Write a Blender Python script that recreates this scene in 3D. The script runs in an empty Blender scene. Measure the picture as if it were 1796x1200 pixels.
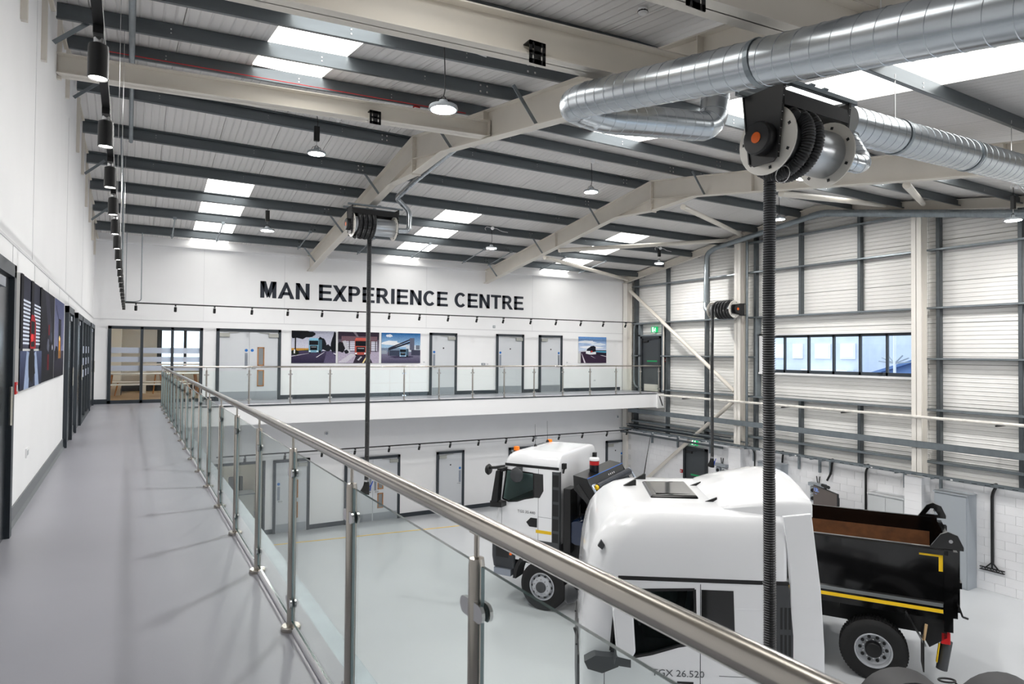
import bpy, math, random
from math import sin, cos, pi, radians, sqrt, atan2
from mathutils import Vector as V, Matrix

SC = bpy.context.scene
COL = SC.collection
random.seed(7)
BF = 4.16                    # level of the balcony floor above the workshop floor

# ------------------------------------------------------------------ camera
def make_camera():
    yaw, pitch, roll = radians(30.4354), radians(1.0084), radians(0.4755)
    F = V((sin(yaw) * cos(pitch), cos(yaw) * cos(pitch), sin(pitch)))
    R0 = V((cos(yaw), -sin(yaw), 0))
    U0 = R0.cross(F)
    R = R0 * cos(roll) + U0 * sin(roll)
    U = U0 * cos(roll) - R0 * sin(roll)
    cd = bpy.data.cameras.new('camera')
    cd.sensor_width = 36
    cd.lens = 1145.2158 * 36 / 1796
    cd.clip_start, cd.clip_end = 0.05, 300
    cd.dof.use_dof = True
    cd.dof.focus_distance = 11.0
    cd.dof.aperture_fstop = 9.0
    co = bpy.data.objects.new('camera', cd)
    m = Matrix.Identity(4)
    for i in range(3):
        m[i][0], m[i][1], m[i][2] = R[i], U[i], -F[i]
    m[0][3], m[1][3], m[2][3] = 0, 0, BF + 1.4904
    co.matrix_world = m
    COL.objects.link(co)
    SC.camera = co
make_camera()

# ------------------------------------------------------------------ world, exposure
w = bpy.data.worlds.new('sky')
SC.world = w
w.use_nodes = True
bg = w.node_tree.nodes['Background']
bg.inputs['Color'].default_value = (0.74, 0.86, 1.0, 1)      # bright overcast daylight
bg.inputs['Strength'].default_value = 2.6
SC.view_settings.view_transform = 'Standard'
SC.view_settings.look = 'None'
SC.view_settings.gamma = 1.0
SC.view_settings.use_curve_mapping = False
SC.view_settings.exposure = 0.18
LAMP = 620.0                 # radiance of the high bay lenses
ROOFLIGHT = 3.4              # daylight passing the translucent rooflights
SPOT = 30.0
SC.cycles.use_denoising = True
SC.cycles.max_bounces = 12
SC.cycles.diffuse_bounces = 7
SC.cycles.glossy_bounces = 5
SC.cycles.transmission_bounces = 6
SC.cycles.transparent_max_bounces = 24
SC.cycles.caustics_reflective = False
SC.cycles.caustics_refractive = False
SC.cycles.sample_clamp_indirect = 6.0

# ------------------------------------------------------------------ materials
def lin(r, g, b):
    f = lambda c: (c / 255 / 12.92) if c / 255 <= 0.04045 else ((c / 255 + 0.055) / 1.055) ** 2.4
    return (f(r), f(g), f(b), 1)

MATS = {}
def mat(name, rgb, rough=0.5, metal=0.0, var=0.0, vscale=3.0, bump=0.0, bscale=60.0, spec=0.5, coat=0.0, stretch=None):
    if name in MATS:
        return MATS[name]
    m = bpy.data.materials.new(name)
    m.use_nodes = True
    nt = m.node_tree
    b = nt.nodes['Principled BSDF']
    c = lin(*rgb)
    b.inputs['Base Color'].default_value = c
    b.inputs['Roughness'].default_value = rough
    b.inputs['Metallic'].default_value = metal
    b.inputs['Specular IOR Level'].default_value = spec
    b.inputs['Coat Weight'].default_value = coat
    b.inputs['Coat Roughness'].default_value = 0.06
    if var or bump:
        tc = nt.nodes.new('ShaderNodeTexCoord')
        mp = nt.nodes.new('ShaderNodeMapping')
        if stretch:
            mp.inputs['Scale'].default_value = stretch
        nt.links.new(tc.outputs['Object'], mp.inputs['Vector'])
    if var:
        n = nt.nodes.new('ShaderNodeTexNoise')
        n.inputs['Scale'].default_value = vscale
        n.inputs['Detail'].default_value = 5
        nt.links.new(mp.outputs['Vector'], n.inputs['Vector'])
        r = nt.nodes.new('ShaderNodeValToRGB')
        r.color_ramp.elements[0].position = 0.3
        r.color_ramp.elements[1].position = 0.7
        r.color_ramp.elements[0].color = tuple(x * (1 - var) for x in c[:3]) + (1,)
        r.color_ramp.elements[1].color = tuple(min(1, x * (1 + var)) for x in c[:3]) + (1,)
        nt.links.new(n.outputs['Fac'], r.inputs['Fac'])
        nt.links.new(r.outputs['Color'], b.inputs['Base Color'])
    if bump:
        n2 = nt.nodes.new('ShaderNodeTexNoise')
        n2.inputs['Scale'].default_value = bscale
        nt.links.new(mp.outputs['Vector'], n2.inputs['Vector'])
        bp = nt.nodes.new('ShaderNodeBump')
        bp.inputs['Strength'].default_value = bump
        bp.inputs['Distance'].default_value = 0.01
        nt.links.new(n2.outputs['Fac'], bp.inputs['Height'])
        nt.links.new(bp.outputs['Normal'], b.inputs['Normal'])
    MATS[name] = m
    return m

def ribbed(name, rgb, axis, pitch, depth, rough=0.45):
    """sheet with fine ribs too small to model: a wave bump along one axis"""
    m = mat(name, rgb, rough, var=0.03, vscale=0.8)
    nt = m.node_tree
    b = nt.nodes['Principled BSDF']
    tc = nt.nodes.new('ShaderNodeTexCoord')
    wv = nt.nodes.new('ShaderNodeTexWave')
    wv.wave_type = 'BANDS'
    wv.bands_direction = axis
    wv.wave_profile = 'SIN'
    wv.inputs['Scale'].default_value = 0.314 / pitch      # one rib each `pitch` metres
    nt.links.new(tc.outputs['Object'], wv.inputs['Vector'])
    pw = nt.nodes.new('ShaderNodeMath')
    pw.operation = 'POWER'
    pw.inputs[1].default_value = 10
    nt.links.new(wv.outputs['Fac'], pw.inputs[0])
    bp = nt.nodes.new('ShaderNodeBump')
    bp.inputs['Strength'].default_value = 1.0
    bp.inputs['Distance'].default_value = depth
    nt.links.new(pw.outputs[0], bp.inputs['Height'])
    nt.links.new(bp.outputs['Normal'], b.inputs['Normal'])
    return m

def emit(name, rgb, strength):
    if name in MATS:
        return MATS[name]
    m = bpy.data.materials.new(name)
    m.use_nodes = True
    b = m.node_tree.nodes['Principled BSDF']
    b.inputs['Base Color'].default_value = lin(*rgb)
    b.inputs['Emission Color'].default_value = lin(*rgb)
    b.inputs['Emission Strength'].default_value = strength
    MATS[name] = m
    return m

def glass(name, tint, base_refl=0.06, rough=0.0, haze=0.0):
    """thin clear pane: see-through with Fresnel mirror reflection"""
    if name in MATS:
        return MATS[name]
    m = bpy.data.materials.new(name)
    m.use_nodes = True
    nt = m.node_tree
    nt.nodes.clear()
    out = nt.nodes.new('ShaderNodeOutputMaterial')
    tr = nt.nodes.new('ShaderNodeBsdfTransparent')
    tr.inputs['Color'].default_value = lin(*tint)
    gl = nt.nodes.new('ShaderNodeBsdfGlossy')
    gl.inputs['Roughness'].default_value = rough
    fr = nt.nodes.new('ShaderNodeFresnel')
    fr.inputs['IOR'].default_value = 1.45
    mx = nt.nodes.new('ShaderNodeMixShader')
    geo = nt.nodes.new('ShaderNodeNewGeometry')       # only the face the light meets first mirrors
    inv = nt.nodes.new('ShaderNodeMath')
    inv.operation = 'SUBTRACT'
    inv.inputs[0].default_value = 1.0
    nt.links.new(geo.outputs['Backfacing'], inv.inputs[1])
    mul = nt.nodes.new('ShaderNodeMath')
    mul.operation = 'MULTIPLY'
    nt.links.new(fr.outputs['Fac'], mul.inputs[0])
    nt.links.new(inv.outputs[0], mul.inputs[1])
    nt.links.new(mul.outputs[0], mx.inputs['Fac'])
    nt.links.new(tr.outputs[0], mx.inputs[1])
    nt.links.new(gl.outputs[0], mx.inputs[2])
    last = mx
    if haze:
        df = nt.nodes.new('ShaderNodeBsdfTranslucent')
        df.inputs['Color'].default_value = lin(225, 232, 245)
        d2 = nt.nodes.new('ShaderNodeBsdfDiffuse')
        d2.inputs['Color'].default_value = lin(225, 232, 245)
        m1 = nt.nodes.new('ShaderNodeMixShader')
        m1.inputs['Fac'].default_value = 0.5
        nt.links.new(df.outputs[0], m1.inputs[1])
        nt.links.new(d2.outputs[0], m1.inputs[2])
        m2 = nt.nodes.new('ShaderNodeMixShader')
        m2.inputs['Fac'].default_value = haze
        nt.links.new(mx.outputs[0], m2.inputs[1])
        nt.links.new(m1.outputs[0], m2.inputs[2])
        last = m2
    nt.links.new(last.outputs[0], out.inputs['Surface'])
    MATS[name] = m
    return m

WHITE = mat('white_plaster', (240, 240, 241), 0.6, var=0.015, vscale=1.5, bump=0.03, bscale=140)
WHITE2 = mat('white_gloss_paint', (238, 238, 239), 0.35)
BLOCKM = mat('painted_blockwork', (236, 236, 238), 0.55, var=0.02, vscale=2, bump=0.25, bscale=80)
CREAM = mat('cream_steel_paint', (219, 213, 203), 0.42, var=0.03, vscale=2)
GALV = mat('galvanised_steel', (142, 150, 155), 0.38, 0.75, var=0.10, vscale=6, bump=0.02, bscale=40)
PURL = mat('galvanised_purlin', (104, 110, 114), 0.34, 0.7, var=0.08, vscale=2.5, stretch=(0.3, 3, 3))
DUCT = mat('spiral_duct_zinc', (194, 200, 205), 0.26, 0.95, var=0.05, vscale=4)
STEEL = mat('brushed_stainless', (186, 180, 172), 0.24, 1.0)
STEELH = mat('brushed_handrail', (190, 184, 176), 0.2, 1.0)
CHROME = mat('polished_steel', (205, 205, 205), 0.12, 1.0)
DARK = mat('anthracite_frame', (48, 55, 62), 0.45)
DOORG = mat('pale_grey_door', (205, 208, 212), 0.45, var=0.01, vscale=2)
BLACK = mat('black_plastic', (18, 18, 19), 0.45)
BLACKG = mat('black_gloss_paint', (9, 9, 10), 0.12, coat=0.6)
RUBBER = mat('black_rubber', (17, 17, 18), 0.75, bump=0.1, bscale=60)
HOSEM = mat('black_hose', (30, 31, 33), 0.42)
HOSER = mat('hose_spiral_wire', (150, 152, 155), 0.4)
VINYL = mat('grey_vinyl_floor', (158, 158, 166), 0.34, var=0.03, vscale=1.2, bump=0.06, bscale=220)
EPOXY = mat('light_grey_epoxy', (198, 201, 204), 0.22, var=0.02, vscale=0.7, bump=0.02, bscale=9)
YELLOW = mat('yellow_marking', (240, 196, 24), 0.5)
ORANGE = mat('orange_plastic', (240, 105, 14), 0.4)
RED = mat('red_plastic', (196, 24, 28), 0.4)
BLUE = mat('blue_sign', (28, 110, 190), 0.5)
GREEN = mat('green_sign', (20, 150, 90), 0.5)
TRUCKW = mat('white_truck_paint', (240, 241, 243), 0.16, coat=0.5)
GREYP = mat('grey_trim_plastic', (62, 64, 67), 0.5)
CABG = mat('light_grey_enamel', (198, 201, 203), 0.4)
CABG2 = mat('mid_grey_enamel', (160, 166, 172), 0.4)
WOOD = mat('oak_wood', (176, 120, 66), 0.5, var=0.15, vscale=8, stretch=(1, 1, 0.2))
WOODF = mat('oak_floor', (196, 164, 122), 0.4, var=0.08, vscale=3, stretch=(0.3, 3, 1))
RUST = mat('rusted_steel_floor', (98, 62, 34), 0.6, var=0.35, vscale=5)
GLASS = glass('balustrade_glass', (252, 255, 254))
GLASSE = mat('glass_edge_green', (22, 62, 60), 0.15)
GLASSV = mat('glass_edge_pale', (158, 176, 180), 0.15)
PANE = glass('window_glass', (250, 252, 252))
CABGL = glass('green_tinted_cab_glass', (238, 249, 247))
CABGL2 = glass('dark_tinted_cab_glass', (186, 196, 196))
FROST = glass('frosted_film', (240, 245, 252), haze=0.72)
CEILM = ribbed('roof_liner_sheet', (226, 223, 221), 'X', 0.125, 0.010)
CLADM = ribbed('wall_liner_sheet', (240, 239, 236), 'Z', 0.108, 0.012)
LENS = emit('lamp_lens', (255, 253, 250), LAMP)
SKYL = emit('rooflight_sheet', (255, 254, 250), ROOFLIGHT)
SPOTL = emit('spot_lens', (255, 252, 246), SPOT)

# ------------------------------------------------------------------ mesh builder
class MB:
    def __init__(s):
        s.v, s.f, s.mi, s.cur = [], [], [], 0
    def add(s, verts, faces):
        n = len(s.v)
        s.v.extend([tuple(p) for p in verts])
        for f in faces:
            s.f.append(tuple(i + n for i in f))
            s.mi.append(s.cur)
        return s
    def box(s, x0, x1, y0, y1, z0, z1, M=None):
        vs = [V((x, y, z)) for z in (z0, z1) for y in (y0, y1) for x in (x0, x1)]
        if M:
            vs = [M @ p for p in vs]
        return s.add(vs, [(0, 2, 3, 1), (4, 5, 7, 6), (0, 1, 5, 4), (2, 6, 7, 3), (0, 4, 6, 2), (1, 3, 7, 5)])
    def bar(s, p0, p1, w, h, up=(0, 0, 1)):
        """rectangular bar from p0 to p1, w across, h along `up`"""
        p0, p1 = V(p0), V(p1)
        d = (p1 - p0)
        L = d.length
        d.normalize()
        u = V(up)
        a = d.cross(u)
        if a.length < 1e-5:
            a = d.cross(V((1, 0, 0)))
        a.normalize()
        u = a.cross(d)
        M = Matrix(((d.x, a.x, u.x, p0.x), (d.y, a.y, u.y, p0.y), (d.z, a.z, u.z, p0.z), (0, 0, 0, 1)))
        return s.box(0, L, -w / 2, w / 2, -h / 2, h / 2, M)
    def prism(s, poly, axis, a, b):
        """polygon in the plane across `axis` ('x': (y,z), 'y': (x,z), 'z': (x,y)) from a to b"""
        def P(p, t):
            return {'x': (t, p[0], p[1]), 'y': (p[0], t, p[1]), 'z': (p[0], p[1], t)}[axis]
        n = len(poly)
        vs = [P(p, a) for p in poly] + [P(p, b) for p in poly]
        fs = [tuple(range(n)), tuple(range(2 * n - 1, n - 1, -1))] + [(i, i + n, (i + 1) % n + n, (i + 1) % n) for i in range(n)]
        return s.add(vs, fs)
    def tube(s, pts, r, seg=12, caps=True):
        pts = [V(p) for p in pts]
        rs = r if isinstance(r, (list, tuple)) else [r] * len(pts)
        n = len(pts)
        t = []
        for i in range(n):
            d = pts[min(i + 1, n - 1)] - pts[max(i - 1, 0)]
            t.append(d.normalized() if d.length > 1e-9 else V((0, 0, 1)))
        u = t[0].orthogonal().normalized()
        vs = []
        for i in range(n):
            u = u - t[i] * u.dot(t[i])
            u = u.normalized() if u.length > 1e-6 else t[i].orthogonal().normalized()
            b = t[i].cross(u)
            for k in range(seg):
                a = 2 * pi * k / seg
                vs.append(pts[i] + (u * cos(a) + b * sin(a)) * rs[i])
        fs = []
        for i in range(n - 1):
            for k in range(seg):
                k2 = (k + 1) % seg
                fs.append((i * seg + k, i * seg + k2, (i + 1) * seg + k2, (i + 1) * seg + k))
        if caps:
            fs.append(tuple(range(seg - 1, -1, -1)))
            fs.append(tuple((n - 1) * seg + k for k in range(seg)))
        return s.add(vs, fs)
    def lathe(s, prof, c=(0, 0, 0), axis='z', seg=24, caps=True):
        """profile [(r, t)] turned about an axis through c"""
        c = V(c)
        def P(r, t, a):
            p = {'z': V((r * cos(a), r * sin(a), t)), 'x': V((t, r * cos(a), r * sin(a))), 'y': V((r * sin(a), t, r * cos(a)))}[axis]
            return c + p
        vs = [P(r, t, 2 * pi * k / seg) for r, t in prof for k in range(seg)]
        n = len(prof)
        fs = []
        for i in range(n - 1):
            for k in range(seg):
                k2 = (k + 1) % seg
                fs.append((i * seg + k, i * seg + k2, (i + 1) * seg + k2, (i + 1) * seg + k))
        if caps:
            if prof[0][0] > 1e-6:
                fs.append(tuple(range(seg - 1, -1, -1)))
            if prof[-1][0] > 1e-6:
                fs.append(tuple((n - 1) * seg + k for k in range(seg)))
        return s.add(vs, fs)
    def build(s, name, m, parent=None, smooth=None, bevel=None):
        me = bpy.data.meshes.new(name)
        me.from_pydata(s.v, [], s.f)
        ms = m if isinstance(m, (list, tuple)) else [m]
        for x in ms:
            me.materials.append(x)
        if len(ms) > 1:
            me.polygons.foreach_set('material_index', s.mi)
        me.update()
        return link(name, me, parent, smooth, bevel)

def link(name, me, parent=None, smooth=None, bevel=None):
    if smooth:
        me.polygons.foreach_set('use_smooth', [True] * len(me.polygons))
        me.set_sharp_from_angle(angle=radians(smooth))
    o = bpy.data.objects.new(name, me)
    COL.objects.link(o)
    if parent is not None:
        reg(o, parent)
    if bevel:
        b = o.modifiers.new('bevel', 'BEVEL')
        b.width = bevel
        b.segments = 2
        b.limit_method = 'ANGLE'
    return o

def B(x0, x1, y0, y1, z0, z1):
    return MB().box(x0, x1, y0, y1, z0, z1)

def tag(o, label=None, cat=None, group=None, kind=None):
    if label:
        o['label'] = label
    if cat:
        o['category'] = cat
    if group:
        o['group'] = group
    if kind:
        o['kind'] = kind
    return o

def empty(name, loc=(0, 0, 0), rz=0.0, label=None, cat=None, group=None, kind=None):
    o = bpy.data.objects.new(name, None)
    o.location = loc
    o.rotation_euler = (0, 0, rz)
    o.empty_display_size = 0.2
    COL.objects.link(o)
    return tag(o, label, cat, group, kind)

CH = {}                       # children of each object, by name, for copying
def reg(o, parent):
    o.parent = parent
    CH.setdefault(parent.name, []).append(o)

def dup(root, loc=None, rz=None, label=None):
    def cp(o, parent):
        c = o.copy()
        COL.objects.link(c)
        if parent is not None:
            reg(c, parent)
        for ch in CH.get(o.name, []):
            cp(ch, c)
        return c
    r = cp(root, None)
    if loc is not None:
        r.location = loc
    if rz is not None:
        r.rotation_euler = (0, 0, rz)
    if label:
        r['label'] = label
    return r

def inst(src, parent, loc=(0, 0, 0), rot=(0, 0, 0)):
    """another copy of one part under a parent"""
    c = src.copy()
    COL.objects.link(c)
    reg(c, parent)
    c.location = loc
    c.rotation_euler = rot
    return c

ORD = 'first second third fourth fifth sixth seventh eighth ninth tenth eleventh twelfth thirteenth fourteenth fifteenth sixteenth seventeenth eighteenth nineteenth twentieth'.split()

def struct(name, mb, m, label, cat, **k):
    return tag(mb.build(name, m, **k), label, cat, kind='structure')

def fillet(pts, r, n=6):
    """rounded polyline"""
    pts = [V(p) for p in pts]
    out = [pts[0]]
    for i in range(1, len(pts) - 1):
        a, b, c = pts[i - 1], pts[i], pts[i + 1]
        d1, d2 = (a - b), (c - b)
        rr = min(r, d1.length * 0.49, d2.length * 0.49)
        p, q = b + d1.normalized() * rr, b + d2.normalized() * rr
        for k in range(n + 1):
            t = k / n
            out.append(p * (1 - t) ** 2 + b * 2 * t * (1 - t) + q * t ** 2)
    out.append(pts[-1])
    return out

def resample(pts, step):
    pts = [V(p) for p in pts]
    L = [0.0]
    for a, b in zip(pts, pts[1:]):
        L.append(L[-1] + (b - a).length)
    n = max(1, round(L[-1] / step))
    out, j = [], 0
    for i in range(n + 1):
        t = L[-1] * i / n
        while j < len(pts) - 2 and L[j + 1] < t:
            j += 1
        seg = L[j + 1] - L[j]
        out.append(pts[j].lerp(pts[j + 1], (t - L[j]) / seg if seg > 1e-9 else 0))
    return out

def corrugated(pts, r, pitch=0.03, depth=0.010, seg=14, caps=True):
    p = resample(pts, pitch / 2)
    mb = MB()
    mb.tube(p, [r if i % 2 else r - depth for i in range(len(p))], seg, caps)
    return mb

def ringed(pts, r, pitch=0.13, seg=24):
    """spiral-wound sheet duct: smooth tube with narrow raised seams"""
    pts = [V(p) for p in pts]
    L = [0.0]
    for a, b in zip(pts, pts[1:]):
        L.append(L[-1] + (b - a).length)
    ts = [(t, r) for t in L]
    t = pitch
    while t < L[-1] - .02:
        ts += [(t - .004, r), (t - .002, r + .0035), (t + .002, r + .0035), (t + .004, r)]
        t += pitch
    ts.sort()
    out, rr, j, last = [], [], 0, -1
    for t, q in ts:
        if t - last < .0015:
            continue
        last = t
        while j < len(pts) - 2 and L[j + 1] < t:
            j += 1
        g = L[j + 1] - L[j]
        out.append(pts[j].lerp(pts[j + 1], (t - L[j]) / g if g > 1e-9 else 0))
        rr.append(q)
    mb = MB()
    mb.tube(out, rr, seg)
    return mb

# ================================================================== the shell of the hall
YF, XG, XW = 21.28, 18.06, -0.838
YN = -5.0                                        # wall behind the camera
RIDGE, KS = 12.35, 0.15
def zr(y):                                       # level of the rafter tops = purlin undersides
    return 10.03 - KS * abs(y - RIDGE)
def yrail(x):                                    # far balcony edge, very slightly out of square
    return 19.46 - 0.0178 * (x - 0.776)

def clip_below(poly, z_of_y):
    """clip a (y, z) polygon below the two roof planes"""
    for s in (-1, 1):
        out = []
        f = lambda p: p[1] - (10.03 + 0.30 - KS * s * (p[0] - RIDGE))
        for a, b in zip(poly, poly[1:] + poly[:1]):
            fa, fb = f(a), f(b)
            if fa <= 0:
                out.append(a)
            if fa * fb < 0:
                t = fa / (fa - fb)
                out.append((a[0] + (b[0] - a[0]) * t, a[1] + (b[1] - a[1]) * t))
        poly = out
        if len(poly) < 3:
            return None
    return poly

# ---- ground floor
fl = struct('floor', B(-1.1, 18.4, YN, YF + 0.1, -0.25, 0), EPOXY, 'glossy light grey epoxy floor of the truck workshop', 'floor')
MB().add([(3.45, 20.03, 0.002), (10.3, 19.22, 0.002), (10.3, 19.29, 0.002), (3.45, 20.10, 0.002)], [(0, 1, 2, 3)]).build('floor_line', YELLOW, fl)['label'] = 'thin yellow line painted on the floor'

# ---- balcony: long walkway beside the camera and the far walkway
mb = MB().box(XW, 0.90, YN, 19.50, 3.66, BF)
mb.add([(XW, 19.52, 3.66), (18.06, 19.22, 3.66), (18.06, YF, 3.66), (XW, YF, 3.66), (XW, 19.52, BF), (18.06, 19.22, BF), (18.06, YF, BF), (XW, YF, BF)],
       [(0, 3, 2, 1), (4, 5, 6, 7), (0, 1, 5, 4), (1, 2, 6, 5), (2, 3, 7, 6), (3, 0, 4, 7)])
struct('balcony_floor', mb, VINYL, 'lilac grey vinyl floor of the L-shaped balcony walkway', 'floor')
mb = MB()
mb.tube([(0.79, YN, BF + 0.004), (0.79, 19.42, BF + 0.004)], 0.02, 10)
mb.tube([(0.79, 19.42, BF + 0.004), (18.0, 19.16, BF + 0.004)], 0.02, 10)
struct('trim_1', mb, mat('vinyl_nosing', (205, 206, 210), 0.3), 'pale rounded nosing along the balcony edge under the posts', 'trim', smooth=40)
mb = MB().box(0.905, 1.0, YN, 19.3, BF - 0.03, BF - 0.012).box(0.985, 1.0, YN, 19.3, BF - 0.28, BF - 0.03)
struct('trim_2', mb, GALV, 'mottled galvanised steel edge angle outside the long glass balustrade', 'trim')
mb = MB()
y0, y1 = yrail(0.9) - 0.08, yrail(18.0) - 0.08
mb.add([(0.9, y0, 3.61), (17.75, y1, 3.61), (17.75, y1 + 0.12, 3.61), (0.9, y0 + 0.12, 3.61), (0.9, y0, 4.12), (17.75, y1, 4.12), (17.75, y1 + 0.12, 4.12), (0.9, y0 + 0.12, 4.12)],
       [(0, 3, 2, 1), (4, 5, 6, 7), (0, 1, 5, 4), (1, 2, 6, 5), (2, 3, 7, 6), (3, 0, 4, 7)])
struct('trim_3', mb, WHITE2, 'long white fascia board below the far glass balustrade', 'fascia')
struct('trim_4', MB().bar((0.9, yrail(0.9) - .03, 4.135), (17.75, yrail(17.75) - .03, 4.135), .13, .02), DARK, 'thin dark flashing on top of the white balcony fascia', 'trim')
e = MB().box(17.75, 18.1, 19.03, 19.17, 3.58, 4.13)
fe = struct('trim_5', e, WHITE2, 'white boxed end of the balcony fascia at the cladding wall', 'fascia')
MB().prism([(17.80, 4.10), (17.86, 4.10), (18.05, 3.66), (17.99, 3.66)], 'y', 19.02, 19.03).build('fold', GREYP, fe)

# ---- far wall, with two glazed openings
mb = MB()
mb.box(-1.0, -0.49, YF, YF + .15, BF, 6.33).box(1.90, 18.3, YF, YF + .15, BF, 6.33).box(-1.0, 18.3, YF, YF + .15, 6.33, 9.6)
mb.box(-1.0, 1.1, YF, YF + .15, 0, 2.28).box(3.70, 18.3, YF, YF + .15, 0, 2.28).box(-1.0, 18.3, YF, YF + .15, 2.28, BF)
wf = struct('wall_far', mb, WHITE, 'tall white plastered wall at the far end of the hall', 'wall')
mb = MB().box(XW, 17.9, YF - .006, YF, 6.505, 6.53).box(XW, 17.9, YF - .006, YF, 2.36, 2.38)
for x in (1.9, 4.2, 9.0, 13.4):
    mb.box(x, x + .008, YF - .004, YF, 6.53, 8.75)
mb.build('panel_joint', mat('joint_shadow', (214, 214, 216), 0.7), wf)
mb = MB().box(XW, 17.9, YF - .10, YF, 8.66, 8.72)
mb.build('eaves_board', WHITE2, wf)
# ---- left wall
mb = MB().box(-1.0, XW, YN, YF, 0, 10.4)
wl = struct('wall_left', mb, WHITE, 'tall white plastered wall along the balcony walkway', 'wall')
mb = MB().box(XW, XW + .005, YN, YF, 6.515, 6.54)
for y in (6.75, 8.2, 9.6, 11.0, 12.6):
    mb.box(XW, XW + .003, y, y + .008, 6.2, 6.515)
for y in (4.0, 8.0, 12.0, 16.0):
    mb.box(XW, XW + .003, y, y + .008, 6.54, 9.2)
mb.build('panel_joint', mat('joint_shadow', (214, 214, 216), 0.7), wl)
# ---- wall behind the camera with a big glazed opening on the right
mb = MB()
mb.box(-1.0, 13.4, YN - .2, YN, 0, 8.2).box(13.4, 17.7, YN - .2, YN, 0, .5).box(13.4, 17.7, YN - .2, YN, 4.55, 8.2).box(17.7, 18.5, YN - .2, YN, 0, 8.2)
struct('wall_near', mb, WHITE, 'white wall behind the viewer with a wide window', 'wall')
wn = empty('window_1', (15.55, YN, 0), label='wide grid window in the wall behind the viewer', cat='window', kind='structure')
mb = MB()
for x in (-2.15, -0.72, 0.72, 2.10):
    mb.box(x, x + .05, -.12, -.06, .5, 4.55)
for z in (.5, 2.5, 3.5, 4.5):
    mb.box(-2.15, 2.15, -.12, -.06, z, z + .05)
mb.build('window_frame', DARK, wn)
B(-2.12, 2.12, -.095, -.085, .5, 4.52).build('pane', PANE, wn)

# ---- ceiling: roof liner sheets, each its own piece, with a recessed joint
ceil = empty('ceiling', (0, 0, 0), label='ribbed white roof lining sheets on both slopes', cat='ceiling', kind='structure')
def roof_piece(x0, x1, ya, yb, m, name, parent, gap=0.006):
    """one sheet between two levels along the slope; a lip above closes the joint"""
    o = 0.215
    P = lambda x, y, dz: (x, y, zr(y) + o + dz)
    mb = MB()
    for a, b, z0, z1 in ((x0 + gap, x1 - gap, 0, .03), (x0 - .002, x1 + .002, .03, .07)):
        vs = [P(x, y, z) for z in (z0, z1) for y in (ya, yb) for x in (a, b)]
        mb.add(vs, [(0, 2, 3, 1), (4, 5, 7, 6), (0, 1, 5, 4), (2, 6, 7, 3), (0, 4, 6, 2), (1, 3, 7, 5)])
    return mb.build(name, m, parent)
SKY_COLS = ((1.53, 2.53), (7.53, 8.65), (13.80, 15.0))
edges = [-0.95, -0.47, 0.53, 1.53, 2.53, 3.53, 4.53, 5.53, 6.53, 7.53, 8.65, 9.65, 10.7, 11.75, 12.8, 13.80, 15.0, 16.0, 17.0, 18.4]
Y_FAR, Y_NEAR = 21.5, YN - .2
wi = 2
for x0, x1 in zip(edges, edges[1:]):
    sky = any(abs(x0 - a) < .01 for a, b in SKY_COLS)
    for (ya, yb, s0, s1) in ((RIDGE, Y_FAR, 15.95, 21.45), (Y_NEAR, RIDGE, 2.4, 10.35)):
        if not sky:
            roof_piece(x0, x1, ya, yb, CEILM, 'roof_panel', ceil)
            continue
        roof_piece(x0, x1, ya, s0, CEILM, 'roof_panel', ceil)
        if yb - s1 > .1:
            roof_piece(x0, x1, s1, yb, CEILM, 'roof_panel', ceil)
        o = roof_piece(x0, x1, s0, s1, SKYL, 'window_%d' % wi, None, gap=0.02)
        where = 'far' if ya == RIDGE else 'near'
        nth = ('by the side wall', 'in the middle bay', 'by the gable')[[i for i, c in enumerate(SKY_COLS) if abs(c[0] - x0) < .01][0]]
        tag(o, 'glowing white rooflight strip in the %s roof slope %s' % (where, nth), 'rooflight', kind='structure')
        wi += 1
struct('trim_6', MB().prism([(RIDGE - .25, zr(RIDGE - .25) + .19), (RIDGE, zr(RIDGE) + .19), (RIDGE + .25, zr(RIDGE + .25) + .19), (RIDGE + .25, zr(RIDGE + .25) + .21), (RIDGE, zr(RIDGE) + .212), (RIDGE - .25, zr(RIDGE - .25) + .21)], 'x', -.9, 18.3),
       CEILM, 'folded ridge lining along the top of the roof', 'trim')

# ---- right gable: blockwork plinth, ribbed liner panels above
wr = empty('wall_right', (0, 0, 0), label='gable wall of white blockwork below and ribbed liner panels above', cat='wall', kind='structure')
XC = 18.30                                      # inner face of the liner panels
WY0, WY1, WZ0, WZ1 = 9.59, 14.60, 5.07, 6.36    # window opening
def pan(y0, y1, z0, z1):
    g = .005
    p = clip_below([(y0 + g, z0 + g), (y1 - g, z0 + g), (y1 - g, z1 - g), (y0 + g, z1 - g)], zr)
    if p:
        MB().prism(p, 'x', XC, XC + .05).build('liner_panel', CLADM, wr)
zrow = [2.22 + 1.08 * i for i in range(9)]
for ya, yb in ((YN, 3.4), (3.4, 9.33), (9.33, 15.2), (15.2, 21.6)):
    for z0, z1 in zip(zrow, zrow[1:]):
        if ya == 9.33 and z0 < WZ1 and z1 > WZ0:
            pan(ya, WY0, z0, z1)
            pan(WY1, yb, z0, z1)
            if z0 < WZ0:
                pan(WY0, WY1, z0, WZ0)
            if z1 > WZ1:
                pan(WY0, WY1, WZ1, z1)
        else:
            pan(ya, yb, z0, z1)
mb = MB()
mb.box(XC + .05, XC + .15, YN, WY0, 2.2, 10.6).box(XC + .05, XC + .15, WY1, 21.6, 2.2, 10.6).box(XC + .05, XC + .15, WY0, WY1, 2.2, WZ0).box(XC + .05, XC + .15, WY0, WY1, WZ1, 10.6)
mb.build('outer_sheet', DARK, wr)
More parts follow.
